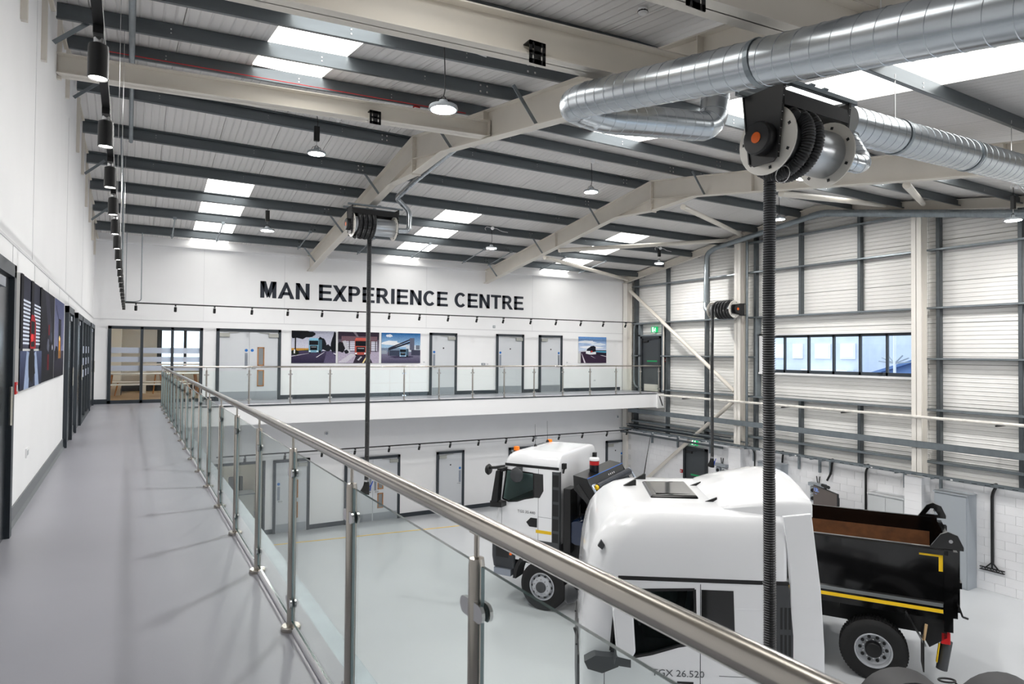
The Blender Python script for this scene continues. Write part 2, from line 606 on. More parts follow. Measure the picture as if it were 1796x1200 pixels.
B(XG + .012, XC + .2, YN, 21.4, 0, 2.54).build('block_core', mat('mortar', (222, 222, 223), 0.8), wr)
# blocks near enough to be told apart are pieces; the rest are one part
blk = MB().box(0, .012, .003, .437, .003, .212).build('block', BLOCKM, wr)
blk.location = (XG, 6.4, 0)
rest = MB()
first = True
for r in range(12):
    z = r * .2125 - .004 + .004
    for c in range(-22, 35):
        y = 6.4 + c * .44 + (.22 if r % 2 else 0)
        if y + .44 > 21.3:
            continue
        if -2 <= c < 20:
            if c == 0 and r == 0:
                continue
            inst(blk, wr, (XG, y, z))
        else:
            rest.box(XG, XG + .012, y + .003, y + .437, z + .003, z + .212)
tag(rest.build('block_course', BLOCKM, wr), kind='stuff')
# block piers round the feet of the two gable columns
pier_i = 1
for y0, y1 in ((9.17, 9.60), (14.93, 15.42)):
    p = empty('trim_%d' % (6 + pier_i), (0, 0, 0), label='white blockwork pier at the foot of the gable column %s' % ('between the two cabinets' if pier_i == 1 else 'behind the hanging gable hose'), cat='pier', kind='structure')
    for r in range(12):
        z = r * .2125
        MB().box(17.62, XG, y0, y1, z + .003, z + .2095).build('block', BLOCKM, p)
    B(17.626, XG, y0 + .006, y1 - .006, 0, 2.54).build('pier_core', mat('mortar', (222, 222, 223), 0.8), p)
    pier_i += 1

# ---- baseboards
mb = MB()
for a, b in ((XW, -.49), (1.90, 2.26), (4.11, 9.13), (10.19, 11.81), (13.01, 13.70), (14.79, 17.75)):
    mb.box(a, b, YF - .018, YF, BF, BF + .13)
struct('baseboard_far', mb, DARK, 'dark grey baseboard along the far balcony wall', 'baseboard')
mb = MB()
for a, b in ((3.70, 3.93), (5.05, 6.17), (8.08, 9.44), (10.52, 12.39), (13.57, 14.22), (15.2, 17.01)):
    mb.box(a, b, YF - .018, YF, 0, .14)
struct('baseboard_far_lower', mb, DARK, 'dark grey baseboard along the far ground floor wall', 'baseboard')
mb = MB()
for a, b in ((YN, 5.45), (6.55, 11.97), (13.11, 14.05), (15.49, 15.67), (18.71, 18.97), (21.07, YF)):
    mb.prism([(XW, BF), (XW + .03, BF), (XW + .012, BF + .03), (XW + .012, BF + .145), (XW, BF + .145)], 'y', a, b)
struct('baseboard_left', mb, mat('grey_coved_skirting', (104, 107, 110), 0.45), 'grey coved vinyl baseboard along the balcony side wall', 'baseboard')

# ---- long window in the gable
win = empty('window_20', (XG + .1, 0, 0), label='long dark-framed six-pane window high in the gable wall', cat='window', kind='structure')
mb = MB()
ys = [WY0 + .02, 10.42, 11.20, 12.02, 12.86, 13.72, WY1 - .20]
for i, y in enumerate(ys):
    wd = .07 if i in (0, 2, 3, 4) else .06
    mb.box(.10, .17, y - wd / 2, y + wd / 2, WZ0 + .04, WZ1 - .06)
mb.box(.10, .17, ys[0], ys[-1], WZ0 + .03, WZ0 + .13).box(.10, .17, ys[0], ys[-1], WZ1 - .13, WZ1 - .05)
mb.build('window_frame', DARK, win)
for a, b in zip(ys, ys[1:]):
    B(.13, .14, a + .03, b - .03, WZ0 + .12, WZ1 - .12).build('pane', PANE, win)
mb = MB().box(-.06, .25, WY0, WY1, WZ0 - .03, WZ0 + .03)
mb.box(-.02, .25, WY0, WY1, WZ1 - .05, WZ1).box(-.02, .25, WY1 - .17, WY1, WZ0, WZ1).box(-.02, .25, WY0 - .02, WY0 + .02, WZ0, WZ1)
mb.build('window_reveal', WHITE2, win)
for y in (10.6, 13.0):
    MB().box(.07, .10, y - .06, y + .06, WZ0 + .10, WZ0 + .125).build('handle', BLACK, win)

# ---- glazed screen of the upper meeting room
def glazed(name, x0, x1, z0, z1, mulls, label, fw=.06):
    g = empty(name, (0, YF, 0), label=label, cat='window', kind='structure')
    mb = MB()
    mb.box(x0, x1, -.03, .12, z1 - .08, z1).box(x0, x1, -.03, .12, z0, z0 + .09)
    for m, wd in mulls:
        mb.box(m - wd / 2, m + wd / 2, -.03, .12, z0, z1)
    mb.build('window_frame', DARK, g)
    ms = [m for m, _ in mulls]
    for a, b in zip(ms, ms[1:]):
        B(a + .02, b - .02, .04, .05, z0 + .05, z1 - .05).build('pane', PANE, g)
    return g
g = glazed('window_21', -.49, 1.90, BF, 6.33, ((-.45, .08), (.33, .07), (1.10, .07), (1.86, .08)), 'dark-framed glazed screen of the upper meeting room with frosted bands')
for z0, z1 in ((5.57, 5.73), (5.32, 5.47), (5.07, 5.22)):
    for a, b in ((-.41, .30), (.365, 1.065), (1.135, 1.82)):
        B(a, b, .034, .037, z0, z1).build('frosted_band', FROST, g)
# meeting room behind it
mb = MB().box(-1.0, 6.5, 27.6, 27.75, BF, 5.0).box(-1.0, .92, 27.6, 27.75, 5.0, 6.6).box(4.5, 6.5, 27.6, 27.75, 5.0, 6.6).box(-1.0, 6.5, 27.6, 27.75, 6.45, 6.7)
mb.box(-1.15, -1.0, 21.4, 27.75, BF, 6.7).box(6.5, 6.65, 21.4, 27.75, BF, 6.7).box(-1.0, -.2, 25.2, 27.6, BF, 6.6)
struct('wall_room', mb, mat('warm_white_wall', (232, 228, 220), 0.6), 'cream walls of the upper meeting room', 'wall')
struct('floor_room', B(-1.0, 6.5, 21.43, 27.7, BF - .1, BF), WOODF, 'pale wooden floor of the upper meeting room', 'floor')
struct('ceiling_room', B(-1.0, 6.5, 21.43, 27.7, 6.6, 6.7), WHITE, 'white ceiling of the upper meeting room', 'ceiling')
mb = MB().box(-1.0, 6.5, 27.58, 27.6, BF, BF + .22).box(-.2, -.18, 25.2, 27.6, BF, BF + .2)
struct('baseboard_room', mb, DARK, 'dark baseboard in the upper meeting room', 'baseboard')
g = empty('window_22', (0, 27.6, 0), label='bright outside window of the upper meeting room', cat='window', kind='structure')
mb = MB()
for x, wd in ((1.0, .08), (1.86, .05), (2.95, .05), (4.45, .08)):
    mb.box(x - wd, x + wd, -.02, .1, 5.0, 6.45)
mb.box(.92, 4.5, -.02, .1, 5.0, 5.08).box(.92, 4.5, -.02, .1, 6.40, 6.47)
mb.build('window_frame', DARK, g)
for a, b in ((1.08, 1.81), (1.91, 2.9), (3.0, 4.37)):
    B(a, b, .04, .05, 5.05, 6.42).build('pane', PANE, g)
tag(B(1.0, 3.0, 23.5, 24.1, 6.57, 6.598).build('unseen_ceiling_light', emit('unseen_room_light', (255, 250, 240), 9)), 'unseen glowing ceiling panel added to light the upper meeting room', 'light')  # out-of-view glowing panel, added to light the meeting room

# ---- glazed reception below, seen through the balustrade
g = glazed('window_23', 1.1, 3.70, 0, 2.28, ((1.16, .10), (2.40, .10), (3.64, .13)), 'dark-framed ground floor reception window behind the balustrade')
mb = MB().box(.9, 4.0, 24.6, 24.7, 0, 3.0).box(.8, .9, 21.4, 24.7, 0, 3.0).box(3.95, 4.05, 21.4, 24.7, 0, 3.0)
struct('wall_reception', mb, mat('warm_white_wall', (232, 228, 220), 0.6), 'pale walls of the ground floor reception', 'wall')
struct('floor_reception', B(.9, 4.0, 21.43, 24.7, -.1, 0), mat('reception_carpet', (150, 152, 160), 0.8), 'grey floor of the ground floor reception', 'floor')
struct('ceiling_reception', B(.9, 4.0, 21.43, 24.7, 2.7, 2.8), WHITE, 'white ceiling of the ground floor reception', 'ceiling')
tag(B(1.8, 2.8, 22.4, 22.9, 2.67, 2.698).build('unseen_ceiling_light', emit('unseen_room_light', (255, 250, 240), 9)), 'unseen glowing ceiling panel in the ground floor reception', 'light')  # glowing panel of the same kind, out of view in the reception ceiling

# ================================================================== doors
PUSH = mat('satin_push_plate', (150, 156, 166), 0.3, 0.8)
KICK = mat('kick_plate', (168, 172, 178), 0.3, 0.7)
DN = [0]
def vision(leaf, x, z0, z1, w=.20):
    f = MB().box(x - w / 2, x + w / 2, -.052, -.03, z0, z0 + .03).box(x - w / 2, x + w / 2, -.052, -.03, z1 - .03, z1)
    f.box(x - w / 2, x - w / 2 + .03, -.052, -.03, z0, z1).box(x + w / 2 - .03, x + w / 2, -.052, -.03, z0, z1)
    fr = f.build('vision_frame', WOOD, leaf)
    B(x - w / 2 + .03, x + w / 2 - .03, -.040, -.034, z0 + .03, z1 - .03).build('pane', mat('door_pane', (128, 132, 134), 0.08), leaf)

def disc(mb, x, y, z, r, t=.004, seg=16):
    vs = [(x + r * cos(2 * pi * k / seg), y, z + r * sin(2 * pi * k / seg)) for k in range(seg)]
    return mb.add(vs + [(a, b - t, c) for a, b, c in vs], [tuple(range(seg)), tuple(range(2 * seg - 1, seg - 1, -1))] + [(k, k + seg, (k + 1) % seg + seg, (k + 1) % seg) for k in range(seg)])

def leaf(d, x0, x1, h, hinge, sign=True, vis=None, kick=True, dot=True, push='plate'):
    lf = B(x0 + .004, x1 - .004, -.035, 0.0, .008, h).build('door_leaf', DOORG, d)
    s = 1 if hinge == 'l' else -1
    lock = x1 if hinge == 'l' else x0            # free edge
    hx = x0 if hinge == 'l' else x1
    mb = MB().box(min(hx, hx + s * .28), max(hx, hx + s * .28), -.09, -.035, h - .16, h - .05)
    mb.bar((hx + s * .25, -.06, h - .04), (hx + s * .55, -.05, h - .02), .02, .015)
    mb.build('door_closer', mat('closer_silver', (176, 176, 170), 0.35, 0.7), lf)
    if sign:
        disc(MB(), lock - s * .085, -.035, 1.52, .045).build('blue_sign', BLUE, lf)['label'] = 'round blue sign'
    if push == 'plate':
        B(lock - s * .085 - .04, lock - s * .085 + .04, -.04, -.035, 1.02, 1.44).build('push_plate', PUSH, lf)
    mb = MB().bar((lock - s * .085, -.05, .98), (lock - s * .2, -.05, .98), .02, .02).box(lock - s * .085 - .012, lock - s * .085 + .012, -.06, -.035, .965, .995)
    mb.build('handle', CHROME, lf)
    if kick:
        B(x0 + .02, x1 - .02, -.038, -.035, .02, .27).build('kick_plate', KICK, lf)
    if dot:
        disc(MB(), (x0 + x1) / 2, -.035, 1.66, .028).build('door_viewer', BLACK, lf)
    if vis:
        vision(lf, vis, 1.05, 1.62)
        vision(lf, vis, .42, .92)
    return lf

def door(x0, x1, z0, ztop, label, leaves):
    DN[0] += 1
    d = empty('door_%d' % DN[0], (x0, YF, z0), label=label, cat='door', kind='structure')
    W, h = x1 - x0, ztop - z0
    fw = .085
    mb = MB().box(0, fw, -.06, .02, 0, h).box(W - fw, W, -.06, .02, 0, h).box(0, W, -.06, .02, h - fw, h)
    mb.build('door_frame', DARK, d)
    for (a, b, hinge, kw) in leaves:
        leaf(d, fw + a * (W - 2 * fw), fw + b * (W - 2 * fw), h - fw, hinge, **kw)
    return d

door(2.26, 4.11, BF, 6.33, 'pale grey double doors on the balcony left of the road picture', [(0, .5, 'l', dict(dot=False)), (.5, 1, 'r', dict(vis=1.26, dot=False, push=None))])
door(9.13, 10.19, BF, 6.36, 'pale grey balcony door right of the three truck pictures', [(0, 1, 'r', {})])
door(11.81, 13.01, BF, 6.375, 'middle pale grey balcony door with keypad to its left', [(0, 1, 'r', {})])
door(13.70, 14.79, BF, 6.375, 'pale grey balcony door left of the coach picture', [(0, 1, 'l', {})])
door(3.93, 5.05, 0, 2.27, 'ground floor grey door with two small windows beside the reception window', [(0, 1, 'r', dict(vis=.66, dot=False))])
door(6.17, 8.08, 0, 2.16, 'ground floor grey double doors behind the hanging hose', [(0, .5, 'l', dict(dot=False)), (.5, 1, 'r', dict(vis=1.22, dot=False))])
door(9.44, 10.52, 0, 2.15, 'ground floor grey door left of the white tipper cab', [(0, 1, 'l', {})])
door(12.39, 13.57, 0, 2.11, 'ground floor grey door hidden behind the first orange beacon', [(0, 1, 'l', {})])
door(14.22, 15.20, 0, 2.08, 'ground floor grey door hidden behind the second orange beacon', [(0, 1, 'l', {})])
door(17.01, 18.0, 0, 2.08, 'ground floor grey door in the corner by the gable wall', [(0, 1, 'l', {})])

# ---- dark steel fire exits in the gable (facing -x)
def fire_exit(n, y0, y1, z0, h, label, x=XG):
    d = empty('door_%d' % n, (x, y1, z0), radians(-90), label=label, cat='door', kind='structure')
    W = y1 - y0
    fw = .09
    MB().box(0, fw, -.09, .1, 0, h).box(W - fw, W, -.09, .1, 0, h).box(0, W, -.09, .1, h - fw, h).build('door_frame', mat('dark_door_frame', (40, 44, 48), 0.4), d)
    lf = B(fw, W - fw, -.03, .03, .01, h - fw).build('door_leaf', mat('dark_door_leaf', (62, 66, 70), 0.45), d)
    MB().box(.12, .42, -.08, -.03, h - .24, h - .17).bar((.4, -.06, h - .16), (.62, -.05, h - .13), .02, .015).build('door_closer', BLACK, lf)
    MB().tube([(.14, -.09, 1.05), (W - .14, -.09, 1.05)], .018, 8).build('push_bar', GALV, lf)
    B(fw + .25, W - .25, -.033, -.03, 1.20, 1.26).build('green_strip', GREEN, lf)['label'] = 'green push to open strip'
    B(fw + .08, W - .15, -.034, -.03, .02, .30).build('kick_plate', CREAM, lf)
    return d
fire_exit(11, 16.73, 17.88, 0, 2.25, 'dark grey fire exit on the ground floor of the gable')
fire_exit(12, 19.28, 20.45, BF, 2.23, 'dark grey fire exit at the end of the far balcony', x=XC - .08)

def running_man(parent, sx, sz, y, s):
    """escape route pictogram: door, arrow and running figure"""
    mb = MB()
    mb.add([(sx - .42 * s, y, sz - .36 * s), (sx - .1 * s, y, sz - .36 * s), (sx - .1 * s, y, sz + .36 * s), (sx - .42 * s, y, sz + .36 * s)], [(0, 1, 2, 3)])
    disc(mb, sx + .27 * s, y + .001, sz + .22 * s, .06 * s, .002)
    for a, b, wd in (((.25, .15), (.18, -.05), .11), ((.18, -.05), (.30, -.20), .07), ((.30, -.20), (.26, -.34), .06), ((.18, -.05), (.08, -.18), .07), ((.08, -.18), (.0, -.16), .06), ((.24, .12), (.38, .02), .05), ((.24, .12), (.12, .02), .05)):
        mb.bar((sx + a[0] * s, y, sz + a[1] * s), (sx + b[0] * s, y, sz + b[1] * s), wd * s, .003, up=(0, 1, 0))
    mb.build('pictogram', emit('sign_white', (255, 255, 255), .9), parent)

def exit_sign(y, z, x, label):
    o = empty('exit_sign', (x, y, z), radians(-90), label=label, cat='sign', group='lit exit signs')
    B(-.17, .17, -.05, 0, -.11, .11).build('panel', emit('sign_green', (20, 170, 100), .8), o)
    running_man(o, 0, 0, -.053, .26)
    B(-.06, .06, -.045, -.005, -.15, -.11).build('lamp_box', WHITE2, o)
exit_sign(17.38, 2.44, XG, 'lit green exit sign above the ground floor fire exit')
exit_sign(19.74, 6.66, XC - .03, 'lit green exit sign above the balcony fire exit')

# ---- doors and glazed screen in the balcony side wall (seen edge-on)
def side_door(n, y0, y1, label, glassy=False):
    d = empty('door_%d' % n, (XW, y0, BF), radians(90), label=label, cat='door', kind='structure')
    W, h, fw = y1 - y0, 2.16, .10
    MB().box(0, fw, -.055, 0, 0, h).box(W - fw, W, -.055, 0, 0, h).box(0, W, -.055, 0, h - fw, h).build('door_frame', DARK, d)
    lf = B(fw, W - fw, -.02, 0, .01, h - fw).build('door_leaf', mat('dark_leaf', (38, 42, 47), 0.25), d)
    MB().box(.15, .45, -.07, -.02, h - .22, h - .15).build('door_closer', PUSH, lf)
    MB().tube([(W - .2, -.06, .9), (W - .2, -.06, 1.2)], .012, 8).build('handle', STEEL, lf)
side_door(13, 5.45, 6.55, 'dark door in the balcony side wall beside the bright shutters picture')
side_door(14, 11.97, 13.11, 'dark door in the balcony side wall just past the dark pictures')
side_door(15, 14.05, 15.49, 'dark door in the balcony side wall before the banded glass screen')
side_door(16, 18.97, 20.9, 'dark door in the balcony side wall next to the far corner')
g = empty('window_24', (XW, 15.67, BF), radians(90), label='dark-framed glass screen with frosted bands in the balcony side wall', cat='window', kind='structure')
mb = MB()
for x in (0, 1.0, 2.0, 2.97):
    mb.box(x, x + .08, -.05, 0, 0, 2.16)
mb.box(0, 3.05, -.05, 0, 2.06, 2.16).box(0, 3.05, -.05, 0, 0, .1)
mb.build('window_frame', DARK, g)
B(.05, 3.0, -.006, -.002, .1, 2.06).build('room_backing', mat('pale_room', (214, 208, 198), 0.6), g)  # pale panel standing in for the unbuilt room behind the glass
for a in (0.08, 1.08, 2.08):
    B(a, a + .9, -.02, -.014, .1, 2.06).build('pane', PANE, g)
    for z in (.92, 1.17, 1.42):
        B(a, a + .9, -.024, -.021, z, z + .15).build('frosted_band', FROST, g)

# ================================================================== steel frame
def zb(y):                                       # rafter underside with the ridge haunch
    d = abs(y - RIDGE)
    z = zr(y) - .47
    return min(z, 9.27 + (9.355 - 9.27) * d / 1.4) if d < 1.4 else z

def rafter(xc, name, label, y0=YF - .004, y1=YN + .004, depth=.47, fw=.19, haunch=True, z_off=0.0):
    r = empty(name, (xc, RIDGE, 0), label=label, cat='beam', group='cream portal rafters')
    def top(y): return zr(y) + z_off
    def bot(y): return (zb(y) if haunch else zr(y) - depth) + z_off
    ys = [y1, RIDGE - 1.4, RIDGE, RIDGE + 1.4, y0] if haunch else [y1, RIDGE, y0]
    mb = MB()
    for a, b in zip(ys, ys[1:]):
        A = [(a - RIDGE, bot(a)), (b - RIDGE, bot(b)), (b - RIDGE, top(b)), (a - RIDGE, top(a))]
        mb.prism(A, 'x', -.006, .006)
    mb.build('web', CREAM, r)
    t = .016
    for nm, f, s in (('top_flange', top, -1), ('bottom_flange', bot, 1)):
        mb = MB()
        for a, b in zip(ys, ys[1:]):
            P = [(a - RIDGE, f(a)), (b - RIDGE, f(b)), (b - RIDGE, f(b) + s * t), (a - RIDGE, f(a) + s * t)]
            mb.prism(P, 'x', -fw / 2, fw / 2)
        mb.build(nm, CREAM, r)
    if haunch:
        mb = MB()
        for s in (-1, 1):
            P = [(0, zr(RIDGE) - .47), (s * 1.4, zr(RIDGE + 1.4) - .47), (s * 1.4, zr(RIDGE + 1.4) - .458), (0, zr(RIDGE) - .458)]
            mb.prism(P, 'x', -fw / 2, fw / 2)
        mb.build('haunch_flange', CREAM, r)
        mb = MB().box(-fw / 2, fw / 2, -.018, .018, 9.24, zr(RIDGE) + .01)
        for s in (-1, 1):
            for z in (9.34, 9.44, 9.74, 9.88):
                mb.tube([(-.05, s * .018, z), (-.05, s * .04, z)], .014, 6)
                mb.tube([(.05, s * .018, z), (.05, s * .04, z)], .014, 6)
        mb.build('ridge_plate', CREAM, r)
        for y in (1.0, 4.68, 9.27, 16.6):
            mb = MB()
            for s in (-1, 1):
                mb.box(min(s * .006, s * fw / 2), max(s * .006, s * fw / 2), y - RIDGE - .006, y - RIDGE + .006, zb(y), zr(y))
            mb.build('stiffener', CREAM, r)
    return r
rafter(4.97, 'portal_rafter', 'cream steel portal rafter carrying two hose reels')
rafter(11.35, 'portal_rafter', 'cream steel portal rafter in the middle of the roof')
rafter(17.90, 'gable_rafter', 'slim cream steel rafter along the top of the gable wall', depth=.25, fw=.14, haunch=False, z_off=.17)

# fly braces from purlins down to the rafters
def strut(name, p0, p1, label, cat, m, wd=.05, h=.012, group=None):
    p0, p1 = V(p0), V(p1)
    o = MB().bar((0, 0, 0), p1 - p0, wd, h, up=(0, 1, .2)).build(name, m)
    o.location = p0
    return tag(o, label, cat, group)
k = 0
for xc, fr in ((4.97, 'reel-carrying'), (11.35, 'bare')):
    for y, wh in ((7.75, 'near slope of the'), (10.6, 'near side of the ridge of the'), (14.46, 'far side of the ridge of the'), (17.37, 'far slope of the'), (20.34, 'eaves end of the')):
        strut('fly_brace', (xc - .42, y + .02, zr(y) + .04), (xc - .03, y + .02, zb(y) + .03), 'short grey fly brace on the %s %s portal rafter' % (wh, fr), 'brace', GALV, group='fly braces on the rafters')

# ---- purlins: cold rolled sections on top of the rafters
far_p = [12.86, 14.46, 15.89, 17.37, 18.83, 20.34]
near_p = [(11.2, .8), (9.8, 1.03), (8.42, 1.0), (7.10, .91), (5.67, .72), (4.24, .64), (2.82, .6), (1.40, .6), (0.0, .6), (-1.4, .6), (-2.8, .5), (-4.2, .4)]
def purlin(y, s, skew, label):
    """Z section in two lengths spliced over the first rafter; the first bay runs a little out of square"""
    mb = MB()
    t = .004
    runs = ((-.80, y + skew, 4.97, y), (4.97, y, 18.28, y))
    for xa, ya_, xb, yb_ in runs:
        for (ya, za, yb, zc) in ((0, 0, .068, t), (0, 0, t, .205), (-.064, .201, 0, .205), (.064, 0, .068, .022), (-.064, .183, -.060, .205)):
            vs = []
            for x, yy in ((xa, ya_), (xb, yb_)):
                for p, q in ((ya, za), (yb, za), (yb, zc), (ya, zc)):
                    vs.append((x, yy - y + p * s, zr(yy) - zr(y) + q - KS * p))
            mb.add(vs, [(0, 1, 2, 3), (7, 6, 5, 4), (0, 4, 5, 1), (1, 5, 6, 2), (2, 6, 7, 3), (3, 7, 4, 0)])
    o = mb.build('roof_purlin', PURL)
    o.location = (0, y, zr(y) + .003)
    tag(o, label, 'beam', 'purlins under the roof sheets')
    mb = MB()
    def at(x):
        return max(0.0, (4.97 - x) / 5.77) * skew
    for x in (.4, 2.2, 3.6, 6.5, 8.2, 9.8, 13.0, 14.6, 16.2):
        for z in (.08, .13):
            dy = at(x)
            z += zr(y + dy) - zr(y)
            mb.box(x - .008, x + .008, dy - (.006 if s > 0 else .010), dy + (.002 if s > 0 else .006), z - .008, z + .008)
    for xc in (4.97, 11.35):
        for dx in (-.55, -.45, .45, .55):
            for z in (.06, .15):
                dy = at(xc + dx)
                z += zr(y + dy) - zr(y)
                mb.box(xc + dx - .014, xc + dx + .014, dy - .014, dy + .014, z - .014, z + .014)
    tag(mb.build('bolts', CHROME, o), kind='stuff')
    return o
for i, y in enumerate(far_p):
    purlin(y, 1, 0, 'dark galvanised purlin of the far slope, %s down from the ridge' % ORD[i])
for i, (y, sk) in enumerate(near_p):
    purlin(y, -1, sk, 'dark galvanised purlin of the near slope, %s down from the ridge' % ORD[i])

# ---- cream ties running along the hall at the left of the first rafter
def tie(p0, p1, h, label, fw=.20):
    p0, p1 = V(p0), V(p1)
    L = (p1 - p0).length
    o = empty('tie_beam', p0, atan2(p1.y - p0.y, p1.x - p0.x), label=label, cat='beam', group='cream tie beams')
    B(0, L, -.005, .005, 0, h).build('web', CREAM, o)
    B(0, L, -fw / 2, fw / 2, 0, .014).build('bottom_flange', CREAM, o)
    B(0, L, -fw / 2, fw / 2, h - .014, h).build('top_flange', CREAM, o)
    B(L - .014, L, -fw / 2, fw / 2, -.01, h + .01).build('end_plate', CREAM, o)
    return o
tie((-.82, 9.98, 9.12), (4.95, 9.24, 9.12), .26, 'cream tie beam below the roof, the one deepest in the hall')
tie((-.82, 5.36, 8.30), (4.95, 4.78, 8.30), .34, 'cream tie beam below the roof, middle of the three')
tie((-.82, 3.50, 8.00), (4.95, 2.98, 8.00), .34, 'cream tie beam below the roof, the one beside the big hose reel')
# black slotted brackets bolted to the ties
for y, x, z, lab in ((9.36, 3.11, 9.14, 'deepest'), (4.86, 3.09, 8.32, 'middle'), (3.03, 3.14, 8.0, 'first')):
    o = empty('slotted_bracket', (x, y, z), label='black slotted bracket plate hanging from the %s cream tie beam' % lab, cat='bracket', group='slotted bracket plates')
    h, wd = .20, .17
    mb = MB().box(-wd / 2, -wd / 2 + .03, -.01, 0, -h / 2, h / 2).box(wd / 2 - .03, wd / 2, -.01, 0, -h / 2, h / 2).box(-.035, .035, -.01, 0, -h / 2, h / 2)
    for z0, z1 in ((-h / 2, -h / 2 + .04), (-.012, .012), (h / 2 - .04, h / 2)):
        mb.box(-wd / 2, wd / 2, -.01, 0, z0, z1)
    mb.build('plate', BLACK, o)
    B(-wd / 2, wd / 2, -.01, .1, h / 2 - .01, h / 2).build('top_lip', BLACK, o)

# ---- cream hangers and grey struts where the purlins meet the left wall
hy = [6.9, 8.38, 10.03, 11.32, 13.6, 15.0, 16.4, 17.9, 19.3, 20.6]
for i, y in enumerate(hy):
    zt = zr(y) + .2
    o = empty('wall_hanger', (XW, y, zt), label='cream steel hanger on the side wall under the roof, %s from the viewer' % ORD[i], cat='bracket', group='hangers at the side wall head')
    MB().box(0, .05, -.03, .03, -.95 if i in (0, 1, 4, 6) else -.80, 0).build('upright', CREAM, o)
    MB().bar((.03, 0, -.1), (.09, .12, -.35), .04, .03).build('gusset', CREAM, o)
for i, y in enumerate((9.35, 12.55, 15.75, 18.65)):
    o = MB().bar((.02, 0, -.30), (.36, .0, .02), .05, .012, up=(0, 1, 0)).build('wall_strut', GALV)
    o.location = (XW, y, zr(y))
    tag(o, 'short dark strut from the side wall up to a purlin, %s from the viewer' % ORD[i], 'brace', 'struts at the side wall head')

# ---- anti-sag rods near the far eaves
for i, x in enumerate((.98, 2.12, 4.40, 6.25, 8.06, 9.98, 11.0, 13.2, 15.0)):
    p0, p1 = V((x, 18.83, zr(18.83) - .02)), V((x + .02, 20.5, zr(20.5) - .02))
    o = empty('sag_rod', p0, label='thin galvanised rod under the last two far purlins, %s from the side wall' % ORD[i], cat='rod', group='sag rods near the far eaves')
    MB().tube([(0, 0, 0), p1 - p0], .017, 8).build('rod', GALV, o)
    for t in (0, .9):
        q = (p1 - p0) * t
        MB().box(q.x - .04, q.x + .04, q.y - .03, q.y + .03, q.z - .02, q.z + .05).build('bracket', GALV, o)

# ---- gable columns
CREAM2 = mat('pale_column_paint', (236, 232, 225), 0.42, var=0.02, vscale=2)
def column(y0, y1, x0, x1, z0, z1, label):
    o = empty('gable_column', (x0, y0, z0), label=label, cat='column', group='cream gable columns')
    W, D, H = y1 - y0, x1 - x0, z1 - z0
    B(0, .014, 0, W, 0, H).build('front_flange', CREAM2, o)
    B(D - .014, D, 0, W, 0, H).build('back_flange', CREAM2, o)
    B(0, D, W / 2 - .006, W / 2 + .006, 0, H).build('web', CREAM2, o)
    return o
column(15.08, 15.34, 17.78, 18.08, 2.54, zr(15.2) - .1, 'cream steel gable column carrying a hose reel')
column(9.25, 9.50, 17.78, 18.08, 2.54, zr(9.4) - .1, 'cream steel gable column with the two-door cabinet at its foot')
column(20.98, 21.22, 17.86, 18.14, 0, zr(21.1) - .1, 'cream steel corner column where the gable meets the far wall')

# ---- sheeting posts and rails of the gable
posts = [18.94, 16.95, 14.78, 13.07, 11.15, 9.02, 7.20, 4.9]
for i, y in enumerate(posts):
    segs = [(2.54, min(zr(y) + .15, 10.2))]
    if 9.7 < y < 14.5:
        segs = [(2.54, 4.30), (6.90, zr(y) + .15)]
    o = empty('sheeting_post', (18.14, y, 0), label='dark galvanised upright on the gable liner, %s from the far corner' % ORD[i], cat='post', group='uprights on the gable liner')
    for z0, z1 in segs:
        MB().box(0, .15, -.045, -.04, z0, z1).box(0, .006, -.045, .045, z0, z1).box(0, .15, .04, .045, z0, z1).build('channel', PURL, o)
tag(MB().box(18.14, 18.29, 20.72, 20.86, 2.54, 8.9).build('sheeting_post', PURL), 'dark upright in the corner beside the balcony fire exit', 'post', 'uprights on the gable liner')
rails = []
def rail(z, h, d, ranges, label, m=GALV, xx=18.05):
    o = empty('sheeting_rail', (xx, 0, z), label=label, cat='rail', group='rails across the gable liner')
    for a, b in ranges:
        MB().box(0, d, a, b, h / 2 - .005, h / 2).box(0, .005, a, b, -h / 2, h / 2).box(0, d, a, b, -h / 2, -h / 2 + .005).build('channel', m, o)
rail(9.46, .05, .24, ((YN, 9.25), (9.5, 15.08), (15.34, 15.9)), 'highest galvanised rail across the gable, just below the ridge')
rail(8.45, .05, .24, ((YN, 9.25), (9.5, 15.08), (15.34, 20.9)), 'galvanised rail across the gable, second from the top')
rail(6.93, .05, .24, ((YN, 9.25), (9.5, 15.08), (15.34, 20.9)), 'galvanised rail across the gable just above the long window')
rail(5.60, .05, .24, ((YN, 9.25), (9.5, 9.58), (14.65, 15.08), (15.34, 19.2), (20.5, 20.9)), 'galvanised rail across the gable at the height of the long window')
rail(4.27, .06, .24, ((YN, 9.25), (9.5, 15.08), (15.34, 18.9)), 'galvanised rail across the gable just below the long window')
rail(3.38, .17, .07, ((YN, 9.22), (9.22, 15.05), (15.05, 20.7)), 'deep galvanised rail across the gable that runs over the columns', xx=17.70)
rail(2.92, .07, .24, ((YN, 9.25), (9.5, 15.08), (15.34, 20.9)), 'lowest galvanised rail across the gable above the blockwork')
for y, lab in ((9.58, 'cabinet end'), (14.66, 'hose end')):
    tag(MB().box(18.06, 18.28, y - .03, y + .03, 4.3, 6.9).build('window_post', GALV), 'galvanised upright at the %s of the long window' % lab, 'post', 'uprights at the ends of the long window')
